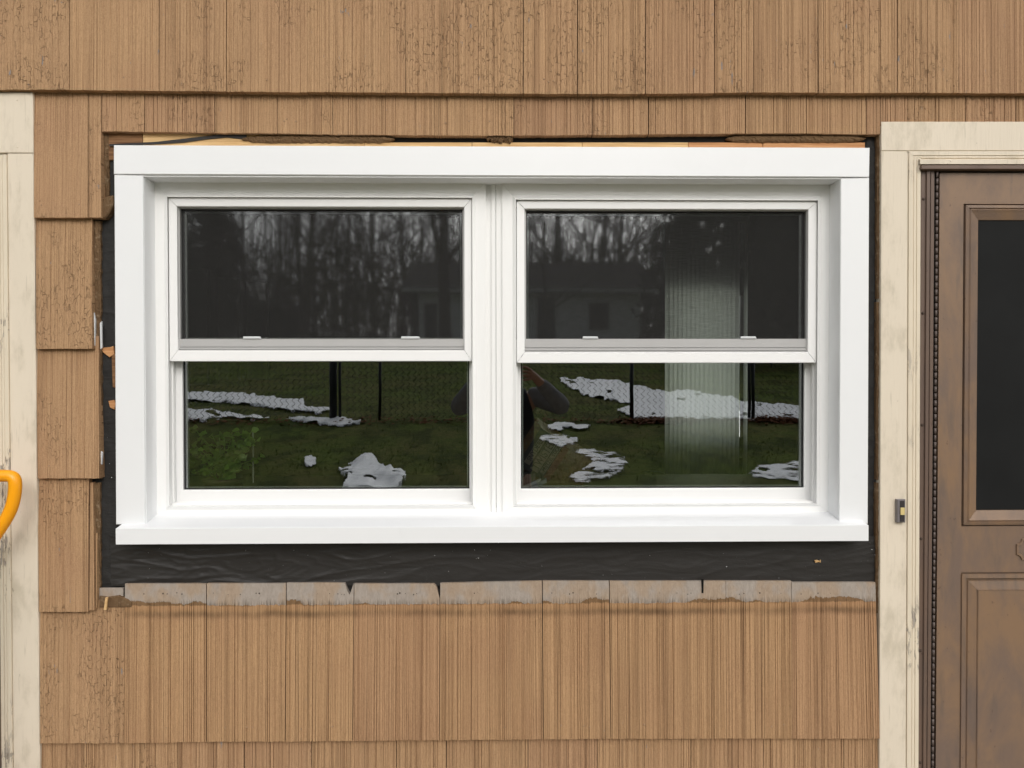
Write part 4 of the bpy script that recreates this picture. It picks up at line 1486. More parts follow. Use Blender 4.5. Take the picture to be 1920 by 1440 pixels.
def band(name, u0, u1, v0, v1, lift, mat):
    b = MB()
    def P(u, v, l):
        return o_ + U * (u * S_) + V * (v * S_) + NB * (0.0245 + l)
    vs = [P(u0, v0, lift), P(u1, v0, lift), P(u1, v1, lift), P(u0, v1, lift)] + [P(u0, v0, 0), P(u1, v0, 0), P(u1, v1, 0), P(u0, v1, 0)]
    b.add(vs, [(3, 2, 1, 0), (0, 1, 5, 4), (1, 2, 6, 5), (2, 3, 7, 6), (3, 0, 4, 7)])
    return b.build(name, mat, bag)
band('print_panel', -40, 40, -58, 0, 0.0006, blk)
band('name_band', -30, 28, -50, -38, 0.0012, tan)
band('title_band', -34, 40, -34, -17, 0.0012, tan)
band('subtitle_band', -30, 38, -15, -6, 0.0012, tan)
band('stripe', -34, 36, -4, 8, 0.0012, red)
def lettering(txt, uc, vc, size, mat, squash=1.0):
    cu = bpy.data.curves.new('lettering', 'FONT')
    cu.body = txt
    cu.size = size * S_
    cu.align_x = 'CENTER'
    cu.align_y = 'CENTER'
    cu.extrude = 0.0003
    cu.offset = 0.0004
    cu.materials.append(mat)
    tmp = bpy.data.objects.new('lettering', cu)
    col.objects.link(tmp)
    bpy.context.view_layer.update()
    me = bpy.data.meshes.new_from_object(tmp.evaluated_get(bpy.context.evaluated_depsgraph_get()))
    bpy.data.objects.remove(tmp)
    o = bpy.data.objects.new('lettering', me)
    col.objects.link(o)
    pos = o_ + U * (uc * S_) + V * (vc * S_) + NB * (0.0245 + 0.0022)
    mt = Matrix((U, -V, NB)).transposed().to_4x4()
    mt = Matrix.Translation(pos) @ mt @ Matrix.Diagonal((squash, 1, 1, 1))
    o.parent = bag
    o.matrix_parent_inverse = Matrix.Translation(-WORLD_OF[bag.name])
    o.matrix_basis = mt
lettering('SNYDERS', 0, -44, 13, blk, 0.85)
lettering('TWISTED', 2, -25.5, 21, blk, 0.72)
lettering('PRETZEL STICKS', 4, -10.5, 9.5, blk, 0.85)

# two pale strips and a grey carton in front of the bag
for i, (p0, p1, wd) in enumerate((((972, 916), (1014, 897.5), 7), ((993, 916), (1024.5, 896.5), 9))):
    t = thing('plastic_strip', ('upper pale grey strip lying slanted before the snack bag', 'lower wider grey strip lying slanted before the snack bag')[i], 'strip', at(1000, 920, 0.2))
    y = 0.215 - 0.02 * i
    a_, c_ = at(*p0, y), at(*p1, y)
    a_.z = max(a_.z, ZC + 0.006)
    b = MB()
    d = Vector((0, 0, -wd * 0.0016))
    poly = [(a_.x, a_.z), (a_.x + 0.002, a_.z + d.z * .4), (c_.x + 0.001, c_.z + d.z), (c_.x, c_.z)]
    b.prism(poly, y, y + 0.012, 0.001)
    b.build('strip_body', plain('pale grey strip', (0.36, 0.38, 0.37) if i == 0 else (0.20, 0.22, 0.23), 0.4, 0.4), t)
q = prect(960, 888, 1004, 914, 0.24)[0]
cart = thing('carton', 'small dark ribbed carton behind the pale strips inside the right pane', 'carton', at(985, 915, 0.25))
b = MB()
zq = max(q[1], ZC + 0.001)
for i in range(12):
    x0 = q[0] + (q[2] - q[0]) * i / 12
    b.box(x0, x0 + (q[2] - q[0]) / 12 - 0.0012, 0.24 - 0.002 * (i % 2), 0.29, zq, q[3] - 0.003 * abs(6 - i) / 6)
b.build('box_body', plain('dark carton', (0.06, 0.06, 0.062), 0.5, 0.3), cart)

# ------------------------------------------------------------------ potted plant inside the left pane
pl = thing('potted_plant', 'leafy green potted plant inside the lower left pane', 'plant', (at(420, 920, 0.215).x, 0.215, ZC))
pc = Vector((at(420, 920, 0.215).x, 0.215, ZC))
b = MB()
pr = [(0.045, 0.001), (0.058, 0.055), (0.062, 0.055), (0.062, 0.065), (0.05, 0.065), (0.048, 0.05)]
vs = []
for r_, z in pr:
    for i in range(16):
        vs.append((pc.x + r_ * math.cos(i * math.pi / 8), pc.y + r_ * math.sin(i * math.pi / 8), pc.z - 0.06 + z + 0.0601))
b.add(vs, [(j * 16 + i, j * 16 + (i + 1) % 16, (j + 1) * 16 + (i + 1) % 16, (j + 1) * 16 + i) for j in range(len(pr) - 1) for i in range(16)] + [tuple(range(15, -1, -1))])
b.build('pot', plain('dark clay pot', (0.05, 0.03, 0.022), 0.7, 0.2), pl, True)
kl = NT('leaf', 0.4, 0.4)
ln = kl.noise(kl.coord(False), 55, 3)
lc_ = kl.mix(kl.rng(ln, 0.35, 0.65), (0.13, 0.27, 0.032), (0.26, 0.44, 0.065))
lr0 = kl.n('ShaderNodeObjectInfo').outputs['Random']
lc_ = kl.mix(lr0, kl.mix(1.0, lc_, (0.38, 0.42, 0.45), 'MULTIPLY'), lc_)
tl = kl.n('ShaderNodeBsdfTranslucent')
kl.put(tl.inputs['Color'], (0.3, 0.55, 0.07))
kl.put(kl.b.inputs['Base Color'], lc_)
mx = kl.n('ShaderNodeMixShader')
mx.inputs[0].default_value = 0.35
kl.put(mx.inputs[1], kl.b.outputs[0])
kl.put(mx.inputs[2], tl.outputs[0])
kl.put(kl.out.inputs[0], mx.outputs[0])
M['leaf'] = kl.m
pr_ = random.Random(5)
stems = MB()
leaf_me = []
for v in range(3):
    b = MB()
    prof = [(0, 0.0), (0.35, 0.42), (0.62, 0.30), (0.55, 0.62), (0.8, 0.22), (1.0, 0.0)] if v else [(0, 0), (0.2, 0.36), (0.45, 0.46), (0.7, 0.34), (1.0, 0)]
    L = [(x, y, 0.06 * abs(y) * 2 - 0.18 * x * x) for x, y in prof]
    mid = [(x, 0, -0.18 * x * x) for x, _ in prof]
    n = len(prof)
    vs = [(x, y, z) for x, y, z in L] + mid + [(x, -y, z) for x, y, z in L]
    fs = [(i, i + 1, n + i + 1, n + i) for i in range(n - 1)] + [(n + i, n + i + 1, 2 * n + i + 1, 2 * n + i) for i in range(n - 1)]
    me = bpy.data.meshes.new('leaf')
    me.from_pydata(vs, [], fs)
    me.materials.append(M['leaf'])
    leaf_me.append(me)
for s in range(42):
    a = pr_.uniform(0, 6.28)
    rr_ = pr_.uniform(0.01, 0.135)
    hh = pr_.uniform(0.03, 0.15) if s > 3 else (0.17, 0.155, 0.15, 0.16)[s]
    tip = pc + Vector((rr_ * math.cos(a), rr_ * 0.6 * math.sin(a), 0.05 + hh))
    base = pc + Vector((pr_.uniform(-.02, .02), pr_.uniform(-.02, .02), 0.05))
    midp = base.lerp(tip, 0.5) + Vector((0, 0, 0.02))
    stems.tube([base, midp, tip], [0.0018, 0.0014, 0.001], 5)
    for q in range(7):
        o = bpy.data.objects.new('leaf', leaf_me[pr_.randrange(3)])
        col.objects.link(o)
        t = 0.40 + 0.60 * q / 6
        pos = base.lerp(tip, t) + Vector((0, 0, 0.012 * math.sin(t * 3)))
        sc_ = pr_.uniform(0.010, 0.029)
        o.parent = pl
        o.location = pos - pc
        o.rotation_euler = (pr_.uniform(0.2, 1.3), pr_.uniform(-0.5, 0.7), pr_.gauss(0, 0.9) + (3.14 if q % 2 else 0))
        o.scale = (sc_, sc_, sc_)
stems.build('stem', M['leaf'], pl, True)
b = MB()
b.tube([at(475, 905, 0.245), at(474.5, 805, 0.245)], 0.0022, 6)
b.build('stake', plain('pale stake', (0.35, 0.36, 0.33), 0.6, 0.2), pl)

# ------------------------------------------------------------------ the yard behind the photographer, seen only in the panes
snow_k = NT('old snow', 0.6, 0.3)
sc0 = snow_k.coord(False)
sn = snow_k.noise(sc0, 7, 5, 0.7)
snow_k.done(snow_k.mix(snow_k.rng(sn, 0.30, 0.5), (0.74, 0.74, 0.75), (0.92, 0.93, 0.94)), None, snow_k.bump(snow_k.math('ADD', sn, snow_k.noise(sc0, 30, 3)), 0.012))
cov = snow_k.n('ShaderNodeAttribute')
cov.attribute_name = 'cover'
sn2 = snow_k.noise(snow_k.map(sc0, (2.8, 4.6, 2.8)), 1, 4, 0.65)
fac_ = snow_k.rng(snow_k.math('SUBTRACT', snow_k.math('MULTIPLY_ADD', cov.outputs['Fac'], 0.60, 0.40), sn2), -0.06, 0.06)
mx = snow_k.n('ShaderNodeMixShader')
snow_k.put(mx.inputs[0], fac_)
snow_k.put(mx.inputs[1], snow_k.n('ShaderNodeBsdfTransparent').outputs[0])
snow_k.put(mx.inputs[2], snow_k.b.outputs[0])
snow_k.put(snow_k.out.inputs[0], mx.outputs[0])
M['snow'] = snow_k.m

def snow(label, poly, nx_=46, ny_=16, h=0.05, holes=0.0, seed=0, thin=0.0):
    nx_, ny_ = int(nx_ * 2.6), int(ny_ * 2.4)
    """a patch of old snow: outline measured in the glass, laid on the lawn behind the photographer"""
    xs_ = [p[0] for p in poly]
    ys_ = [p[1] for p in poly]
    x0, x1, y0, y1 = min(xs_), max(xs_), min(ys_), max(ys_)
    def inside(px, py):
        c = False
        for i in range(len(poly)):
            (ax, ay), (bx, by) = poly[i], poly[i - 1]
            if (ay > py) != (by > py) and px < (bx - ax) * (py - ay) / (by - ay) + ax:
                c = not c
        return c
    vs, idx, fs = [], {}, []
    for j in range(ny_ + 1):
        for i in range(nx_ + 1):
            px, py = x0 + (x1 - x0) * i / nx_, y0 + (y1 - y0) * j / ny_
            jx = 5 * mnoise.noise(Vector((px * .05, py * .3, seed)))
            jy = 2.4 * mnoise.noise(Vector((px * .05, py * .4, seed + 5))) + 0.6 * mnoise.noise(Vector((px * .12, py * .5, seed + 7)))
            if inside(px + jx, py + jy) and mnoise.noise(Vector((px * .024, py * .40, seed + 9))) + 0.55 * mnoise.noise(Vector((px * .06, py * .95, seed + 19))) > holes - 1:
                g_ = yard(px, py)
                if g_ is None:
                    continue
                idx[(i, j)] = len(vs)
                vs.append([g_.x, g_.y, g_.z])
    n4 = {}
    for (i, j), k in idx.items():
        n4[k] = sum((i + a, j + c) in idx for a, c in ((1, 0), (-1, 0), (0, 1), (0, -1)))
    for k, p in enumerate(vs):
        q_ = Vector((p[0] * 5.0, p[1] * 1.6, seed))
        p[2] += 0.012 + (h * (0.7 + 0.6 * mnoise.noise(q_) + 0.25 * mnoise.noise(q_ * 2.2)) if n4[k] == 4 else 0)
    lvl = {k: 0 for k in n4}
    cur = {c: k for c, k in idx.items()}
    for L_ in range(1, 6):
        keep = {c: k for c, k in cur.items() if all((c[0] + a, c[1] + e) in cur for a, e in ((1, 0), (-1, 0), (0, 1), (0, -1)))}
        for k in keep.values():
            lvl[k] = L_
        cur = keep
    for (i, j) in idx:
        q = [(i, j), (i + 1, j), (i + 1, j + 1), (i, j + 1)]
        if all(c in idx for c in q):
            fs.append([idx[c] for c in q])
    b = MB()
    b.add(vs, fs)
    o = b.build('snow_patch', M['snow'], None, True)
    at_ = o.data.attributes.new('cover', 'FLOAT', 'POINT')
    at_.data.foreach_set('value', [min(1.0, lvl[k] / 5) * (1 - thin) for k in range(len(vs))])
    return tag(o, label, 'snow patch', 'old snow patches on the lawn')

snow('long snow bank behind the fence mirrored in the right pane', [(1045, 709), (1130, 711), (1190, 722), (1250, 736), (1290, 732), (1330, 740), (1400, 753), (1510, 764), (1510, 792), (1400, 789), (1260, 790), (1190, 787), (1150, 769), (1185, 762), (1100, 744), (1060, 726)], 120, 34, 0.05, 0.3, 1)
snow('snow bank crossed by fence mesh mirrored in the left pane', [(338, 737), (400, 737), (440, 738), (500, 745), (535, 751), (565, 751), (575, 765), (640, 770), (600, 778), (540, 775), (470, 763), (400, 757), (338, 757)], 80, 18, 0.06, 0.2, 2)
snow('thin snow streaks at the yard edge mirrored in the left pane', [(338, 768), (400, 770), (460, 780), (520, 785), (500, 791), (420, 788), (380, 794), (338, 794)], 50, 12, 0.05, 0.4, 3, 0.4)
snow('slim snow ridge beside the fence gate mirrored in the left pane', [(525, 786), (590, 786), (650, 787), (680, 796), (650, 802), (600, 800), (560, 793)], 60, 12, 0.06, 0.1, 4)
snow('lumpy snow heap nearest the house mirrored in the left pane', [(632, 885), (665, 870), (700, 862), (720, 880), (758, 892), (762, 906), (745, 930), (640, 930), (650, 905)], 50, 30, 0.10, 0.40, 5, 0.1)
snow('tiny snow scrap left of the lumpy heap', [(566, 862), (585, 857), (593, 866), (586, 883), (572, 878)], 14, 12, 0.04, 0.2, 6)
snow('snow patch beside the mirrored elbow', [(1022, 802), (1060, 795), (1110, 802), (1100, 810), (1040, 812)], 40, 12, 0.04, 0.25, 7, 0.35)
snow('ragged snow streaks below the mirrored elbow', [(1012, 817), (1060, 813), (1085, 825), (1085, 835), (1050, 842), (1014, 830)], 50, 18, 0.02, 0.3, 8, 0.72)
snow('broken snow streaks in the middle of the mirrored lawn', [(1065, 842), (1120, 845), (1175, 855), (1180, 880), (1150, 895), (1090, 915), (1060, 900), (1110, 870)], 70, 40, 0.02, 0.35, 9, 0.80)
snow('thin snow patch low at the right edge of the right pane', [(1420, 873), (1520, 866), (1520, 908), (1450, 905), (1400, 893)], 60, 30, 0.015, 0.35, 10, 0.76)

# chain link fence with posts
FS = 11.0
fence = thing('chain_link_fence', 'black chain link fence mirrored in the lower panes', 'fence', (0, -FS, 0.8))
M['fence'] = plain('black coated steel', (0.010, 0.011, 0.010), 0.45, 0.4)
DF = FS + 2 * GLASS_Y + 2.1
fx0, fx1 = yard_x(180, DF), yard_x(1660, DF)
gate0, gate1 = yard_x(642, DF), yard_x(713, DF)
b = MB()
pit, hh = 0.104, 0.052
ncol = int((fx1 - fx0) / pit)
wr_ = 0.0040
for i in range(ncol):
    x = fx0 + i * pit
    if x > gate1 and x < yard_x(960, DF) and False:
        continue
    zg = terrain(x, -FS) + 0.03
    nrow = int(1.18 / hh)
    vs, fs = [], []
    for j in range(nrow + 1):
        xx = x + (pit * 0.54 if (j % 2) else -0.04 * pit)
        z = zg + j * hh
        yo = -FS + (0.004 if j % 2 else -0.004)
        vs += [(xx - wr_, yo, z), (xx + wr_, yo - wr_, z), (xx, yo + wr_, z + wr_)]
    for j in range(nrow):
        for k in range(3):
            l = (k + 1) % 3
            fs.append((j * 3 + k, j * 3 + l, j * 3 + 3 + l, j * 3 + 3 + k))
    b.add(vs, fs)
b.build('chain_link_mesh', M['fence'], fence, False, 'stuff')
for px, rad in ((250, .035), (623, 0.042), (629.5, 0.03), (638, 0.024), (713, 0.026), (1184, 0.034), (1404, 0.026), (1411, 0.030), (1600, .03)):
    x = yard_x(px, DF)
    z = terrain(x, -FS)
    b = MB()
    b.tube([(x, -FS + 0.04, z - 0.1), (x, -FS + 0.04, z + 1.26)], rad, 10)
    b.tube([(x, -FS + 0.04, z + 1.26), (x, -FS + 0.04, z + 1.29)], [rad * 1.25, rad * 0.4], 10)
    b.build('post', M['fence'], fence, True)
for a_, c_ in ((fx0, gate0), (gate0, gate1), (gate1, fx1)):
    b = MB()
    pts = [(a_ + (c_ - a_) * i / 10, -FS + 0.01, terrain(a_ + (c_ - a_) * i / 10, -FS) + 1.22) for i in range(11)]
    b.tube(pts, 0.02, 8)
    b.build('top_rail', M['fence'], fence, True)

# leaf litter at the fence foot
lr_ = random.Random(3)
b = MB()
for _ in range(2600):
    px = lr_.choice((lr_.gauss(1460, 30), lr_.gauss(1240, 40), lr_.uniform(340, 1510)))
    x = yard_x(px, DF)
    y = -FS + 0.25 + lr_.gauss(0, 0.16)
    z = terrain(x, y) + lr_.uniform(0.005, 0.06)
    a = lr_.uniform(0, 6.28)
    s_ = lr_.uniform(0.02, 0.045)
    b.add([(x + s_ * math.cos(a + k * 1.57), y + s_ * math.sin(a + k * 1.57), z + lr_.uniform(-.015, .015)) for k in range(4)], [(0, 1, 2, 3)])
b.build('leaf_litter', plain('dead leaves', (0.17, 0.065, 0.025), 0.8, 0.1, 0.4, 30), None, False, 'stuff')

# grass blades near the house side of the fence
gr_ = random.Random(8)
b = MB()
for _ in range(24000):
    y = -gr_.uniform(4.0, 26.0) if gr_.random() < .75 else -gr_.uniform(4, 9)
    half = 0.52 * (2.3 - y) + 0.5
    x = 0.1 + gr_.uniform(-half, half)
    z = terrain(x, y)
    a = gr_.uniform(0, 6.28)
    h = gr_.uniform(0.008, 0.022) * (1 + .05 * -y)
    wd = 0.006 * (1 + 0.12 * -y)
    dx, dy = math.cos(a) * wd, math.sin(a) * wd
    lx_, ly_ = gr_.gauss(0, h * .6), gr_.gauss(0, h * .6)
    b.add([(x - dx, y - dy, z - 0.01), (x + dx, y + dy, z - 0.01), (x + lx_, y + ly_, z + h)], [(0, 1, 2)])
kg = NT('grass blades', 0.7, 0.2)
gn = kg.noise(kg.coord(False), 1.3, 5, 0.7)
gn2 = kg.noise(kg.coord(False), 25, 2, 0.7)
gc = kg.mix(kg.rng(gn, .35, .65), (0.130, 0.195, 0.026), (0.18, 0.165, 0.05))
b.build('grass', kg.done(kg.mix(kg.rng(gn2, .4, .65, 0, .7), gc, (0.065, 0.105, 0.012))), None, False, 'stuff')

# white house across the yard
HS = 38.0
DH = HS + 2 * GLASS_Y + 2.1
hx0, hx1 = yard_x(786, DH), yard_x(1200, DH)
hz0 = terrain(0, -HS) - 0.3
he = CAM.z + (703 - 546) / FPX * DH
hs_ = thing('white_house', 'low white house with dark windows mirrored across both screens', 'house', ((hx0 + hx1) / 2, -HS, hz0))
def siding():
    k = NT('white siding', 0.6, 0.3)
    c = k.coord(False)
    n = k.noise(c, 2, 4)
    return k.done(k.mix(n, (0.80, 0.81, 0.82), (0.88, 0.89, 0.90)))
M['siding'] = siding()
M['roofing'] = plain('dark shingle roof', (0.05, 0.046, 0.043), 0.9, 0.1, 0.3, 3)
M['dkwin'] = plain('dark window', (0.02, 0.021, 0.023), 0.2, 0.5)
M['whitepaint'] = plain('white paint', (0.62, 0.62, 0.62), 0.5, 0.3)
b = MB()
nl = 22
for i in range(nl):
    z0 = hz0 + (he - hz0) * i / nl
    z1 = hz0 + (he - hz0) * (i + 1) / nl
    b.box(hx0, hx1, -HS - 8 + 0.02 * 0, -HS + 0.0, z0, z1 - 0.004)
    b.add([(hx0, -HS + 0.035, z0), (hx1, -HS + 0.035, z0), (hx1, -HS + 0.006, z1), (hx0, -HS + 0.006, z1)], [(0, 1, 2, 3)])
    b.add([(hx0, -HS, z0), (hx1, -HS, z0), (hx1, -HS + 0.035, z0), (hx0, -HS + 0.035, z0)], [(0, 1, 2, 3)])
b.build('wall', M['siding'], hs_)
rx0, rx1 = hx0 - 0.8, hx1 + 0.8
b = MB()
zr = he + 2.0
b.add([(rx0, -HS + 0.7, he - 0.02), (rx1, -HS + 0.7, he - 0.02), (rx1, -HS - 4, zr), (rx0, -HS - 4, zr), (rx0, -HS - 8.7, he - 0.02), (rx1, -HS - 8.7, he - 0.02),
       (rx0, -HS + 0.7, he - 0.2), (rx1, -HS + 0.7, he - 0.2), (rx0, -HS - 8.7, he - 0.2), (rx1, -HS - 8.7, he - 0.2)],
      [(0, 1, 2, 3), (3, 2, 5, 4), (0, 3, 4, 8, 6), (1, 7, 9, 5, 2), (6, 8, 9, 7), (0, 6, 7, 1)])
b.build('roof', M['roofing'], hs_)
b = MB()
b.box(rx0, rx1, -HS + 0.705, -HS + 0.74, he - 0.21, he - 0.01)
b.build('fascia', M['whitepaint'], hs_)
for nm, l, t, r_, bt in (('door', 797, 572, 820, 648), ('door', 1008, 560, 1040, 650), ('window', 1104, 570, 1141, 620), ('window', 1066, 0, 0, 0)):
    if r_ == 0:
        continue
    x0, x1 = yard_x(l, DH), yard_x(r_, DH)
    z0, z1 = CAM.z + (702 - bt) / FPX * DH, CAM.z + (702 - t) / FPX * DH
    b = MB()
    for q in ((x0 - .1, x0, z0 - .1, z1 + .1), (x1, x1 + .1, z0 - .1, z1 + .1), (x0, x1, z0 - .1, z0), (x0, x1, z1, z1 + .1)):
        b.box(q[0], q[1], -HS + 0.04, -HS + 0.08, q[2], q[3])
    fr = b.build(nm, M['whitepaint'], hs_)
    b = MB()
    b.box(x0, x1, -HS + 0.036, -HS + 0.05, z0, z1)
    b.build('pane', M['dkwin'], fr)

# bare trees
M['bark'] = plain('grey brown bark', (0.055, 0.045, 0.036), 0.9, 0.1, 0.35, 6)
def grow(mb, p, d, L, r, depth, rr, twig):
    n = 3
    pts, rad = [p.copy()], [r]
    q = p.copy()
    dd = d.copy()
    for i in range(n):
        dd = (dd + Vector((rr.gauss(0, .13), rr.gauss(0, .13), rr.gauss(0.05, .08)))).normalized()
        q = q + dd * (L / n)
        pts.append(q.copy())
        rad.append(r * (1 - 0.42 * (i + 1) / n))
    mb.tube(pts, rad, 6 if depth > 2 else (4 if depth > 1 else 3), False)
    if depth == 0:
        return
    for c in range(rr.choice((2, 3, 3)) + (1 if depth < 3 else 0)):
        t = rr.uniform(0.35, 1.0) if c else 1.0
        b0 = pts[0].lerp(pts[-1], t) if t < 1 else pts[-1]
        k = min(n, int(t * n))
        b0 = pts[k]
        ax = Vector((rr.gauss(0, 1), rr.gauss(0, 1), rr.gauss(0.25, .5))).normalized()
        nd = (dd * 0.75 + ax * (0.62 if c else 0.3)).normalized()
        grow(mb, b0, nd, L * rr.uniform(0.55, 0.78), rad[k] * rr.uniform(0.5, 0.72), depth - 1, rr, twig)

def tree_proto(seed, H, lean=0.0, r=0.16, fork=False):
    rr = random.Random(seed)
    tr, cr = MB(), MB()
    pts, rad = [], []
    x = y = 0.0
    for i in range(7):
        t = i / 6
        pts.append(Vector((x + lean * t * t * H, y, -0.2 + t * H * 0.55)))
        rad.append(r * (1.25 if i == 0 else 1) * (1 - 0.5 * t))
        x += rr.gauss(0, .09)
        y += rr.gauss(0, .09)
    tr.tube(pts, rad, 8, False)
    for k in range(2, 7):
        for _ in range(2 if k < 6 else 3):
            a = rr.uniform(0, 6.28)
            el = rr.uniform(0.35, 0.95) if k < 6 else rr.uniform(0.8, 1.4)
            d = Vector((math.cos(a) * math.cos(el), math.sin(a) * math.cos(el), math.sin(el)))
            grow(cr, pts[k], d, H * rr.uniform(0.15, 0.26), rad[k] * 0.5, 3, rr, 0)
    return tr, cr

PROTO = []
for sd_, H, ln_, r_ in ((1, 15, 0.0, 0.15), (2, 17, 0.02, 0.19), (3, 13, -0.03, 0.12), (4, 18, 0.01, 0.22)):
    tr, cr = tree_proto(sd_, H, ln_, r_)
    a = bpy.data.meshes.new('trunk'); a.from_pydata(tr.v, [], tr.f); a.materials.append(M['bark'])
    c = bpy.data.meshes.new('crown'); c.from_pydata(cr.v, [], cr.f); c.materials.append(M['bark'])
    PROTO.append((a, c))
tl_, tc_ = None, None
def bare_tree(px, dist, k, label, s=1.0, rot=0.0):
    x = yard_x(px, dist)
    y = -(dist - 2.1 - 2 * GLASS_Y)
    t = thing('bare_tree', label, 'tree', (x, y, terrain(x, y)), 'bare trees of the wood behind the yard')
    t.scale = (s, s, s)
    t.rotation_euler = (0, 0, rot)
    for nm, me in zip(('trunk', 'crown'), PROTO[k]):
        o = bpy.data.objects.new(nm, me)
        col.objects.link(o)
        o.parent = t
    return t
tr_ = random.Random(21)
bare_tree(836, 30, 3, 'thick dark trunk just above the mirrored house gable', 1.15, 1.0)
bare_tree(1020, 33, 2, 'leaning dark tree before the mirrored white house wall', 0.8, 2.6)
bare_tree(566, 34, 1, 'forked dark tree in the middle of the left screen', 1.0, 0.3)
bare_tree(700, 40, 0, 'slim straight tree left of the mirrored house', 1.0, 4.0)
bare_tree(1160, 47, 1, 'bare tree standing behind the mirrored house roof', 1.1, 2.0)
for i in range(46):
    px = 250 + 1380 * (i + tr_.uniform(0.1, 0.9)) / 46
    dist = tr_.uniform(50, 72)
    bare_tree(px, dist, tr_.randrange(4), 'grey leafless tree among the dense wood mirrored in the screens', tr_.uniform(0.9, 1.35), tr_.uniform(0, 6.28))
# brush below the wood: too many stems to count
b = MB()
for _ in range(9000):
    px = tr_.uniform(200, 1650)
    dist = tr_.uniform(52, 80)
    x = yard_x(px, dist)
    y = -(dist - 2.3)
    z = terrain(x, y)
    h = tr_.choice((tr_.uniform(1, 5), tr_.uniform(3, 9), tr_.uniform(6, 15)))
    a, lean = tr_.uniform(0, 6.28), tr_.uniform(0, .22)
    top_ = Vector((x + math.cos(a) * lean * h, y + math.sin(a) * lean * h, z + h))
    z0 = z + (0 if h < 6 else h * 0.3)
    b.tube([(x, y, z0), top_], [tr_.uniform(.02, .05), .01], 3, False)
b.build('undergrowth', M['bark'], None, False, 'stuff')

# dark spruce at the right of the yard
def spruce(px, dist, H, Rr, label, seed):
    rr = random.Random(seed)
    x = yard_x(px, dist)
    y = -(dist - 2.3)
    z = terrain(x, y)
    t = thing('spruce_tree', label, 'tree', (x, y, z), 'dark spruces behind the yard')
    b = MB()
    b.tube([(x, y, z - .2), (x, y, z + H * .5), (x, y, z + H)], [0.22, 0.13, 0.02], 8)
    b.build('trunk', M['bark'], t, True)
    b = MB()
    for i in range(int(30 * H)):
        f = rr.random() ** 0.8
        zz = z + 0.9 + f * (H - 1.0)
        L = Rr * (1 - f) ** 0.8 * rr.uniform(0.6, 1.1) + 0.15
        a = rr.uniform(0, 6.28)
        dx, dy = math.cos(a), math.sin(a)
        n_ = max(4, int(L * 7))
        for k in range(n_):
            s = (k + rr.random()) / n_
            cx_, cy_ = x + dx * L * s, y + dy * L * s
            cz_ = zz - 0.35 * L * s * s + rr.uniform(-.08, .08)
            w_ = 0.10 + 0.16 * (1 - s)
            h_ = rr.uniform(.12, .38)
            b.add([(cx_ - dy * w_, cy_ + dx * w_, cz_), (cx_ + dx * .22, cy_ + dy * .22, cz_ + .05), (cx_ + dy * w_, cy_ - dx * w_, cz_), (cx_ + rr.uniform(-.06, .06), cy_ + rr.uniform(-.06, .06), cz_ - h_)], [(0, 1, 2), (0, 3, 1), (1, 3, 2)])
    b.build('crown', M['needle'], t)
M['needle'] = plain('spruce needles', (0.045, 0.056, 0.034), 0.8, 0.15, 0.35, 4)
spruce(1405, 26, 12.5, 3.1, 'broad dark spruce filling the right screen', 1)
spruce(1500, 31, 14, 3.0, 'second spruce at the far edge of the right screen', 2)
spruce(1285, 34, 13, 2.3, 'narrow spruce left of the broad one', 3)
spruce(405, 60, 19, 3.0, 'tall far spruce over the dark shed in the left screen', 6)
spruce(300, 42, 14, 3.2, 'spruce at the outer edge of the left screen', 4)

# dark shed at the wood's edge
sdx = yard_x(515, 48)
shd = thing('shed', 'dark flat shed at the wood edge mirrored in the left screen', 'shed', (sdx, -45.7, terrain(sdx, -45.7)))
zs = terrain(sdx, -45.7)
b = MB()
b.box(sdx - 1.8, sdx + 1.8, -47.5, -45, zs - .4, zs + 2.3)
b.build('wall', plain('dark shed boards', (0.02, 0.02, 0.022), 0.8, 0.1), shd)
b = MB()
b.prism([(sdx - 2.2, zs + 2.3), (sdx + 2.2, zs + 2.3), (sdx + 2.2, zs + 2.42), (sdx - 2.2, zs + 2.75)], -44.8, -47.8, 0.0)
b.build('roof', M['roofing'], shd)

# ------------------------------------------------------------------ the photographer
per = thing('person', 'photographer in dark vest and grey sleeves mirrored in the right pane holding up a phone', 'person', (0.05, -2.55, 0))
def skin(name, verts, edges, mat, parent, root=0, sub=2):
    me = bpy.data.meshes.new(name)
    me.from_pydata([v[:3] for v in verts], edges, [])
    me.materials.append(mat)
    o = bpy.data.objects.new(name, me)
    col.objects.link(o)
    md = o.modifiers.new('skin', 'SKIN')
    md.use_smooth_shade = True
    for i, v in enumerate(verts):
        sv = me.skin_vertices[0].data[i]
        rr = v[3]
        sv.radius = rr if isinstance(rr, tuple) else (rr, rr)
        sv.use_root = i == root
    ss = o.modifiers.new('sub', 'SUBSURF')
    ss.levels = ss.render_levels = sub
    put(o, parent)
    return o
M['skin'] = plain('skin', (0.30, 0.165, 0.11), 0.5, 0.3, 0.08, 8)
M['greyknit'] = plain('grey sleeve cloth', (0.17, 0.17, 0.175), 0.85, 0.1, 0.35, 30)
M['vest'] = plain('black vest cloth', (0.014, 0.015, 0.018), 0.8, 0.15, 0.3, 20)
M['jeans'] = plain('dark trousers', (0.022, 0.025, 0.035), 0.85, 0.1, 0.2, 20)
M['shoe'] = plain('brown boots', (0.04, 0.03, 0.025), 0.6, 0.2)
M['hair'] = plain('brown hair', (0.05, 0.035, 0.025), 0.6, 0.3)
BX, BY = 0.05, -2.56
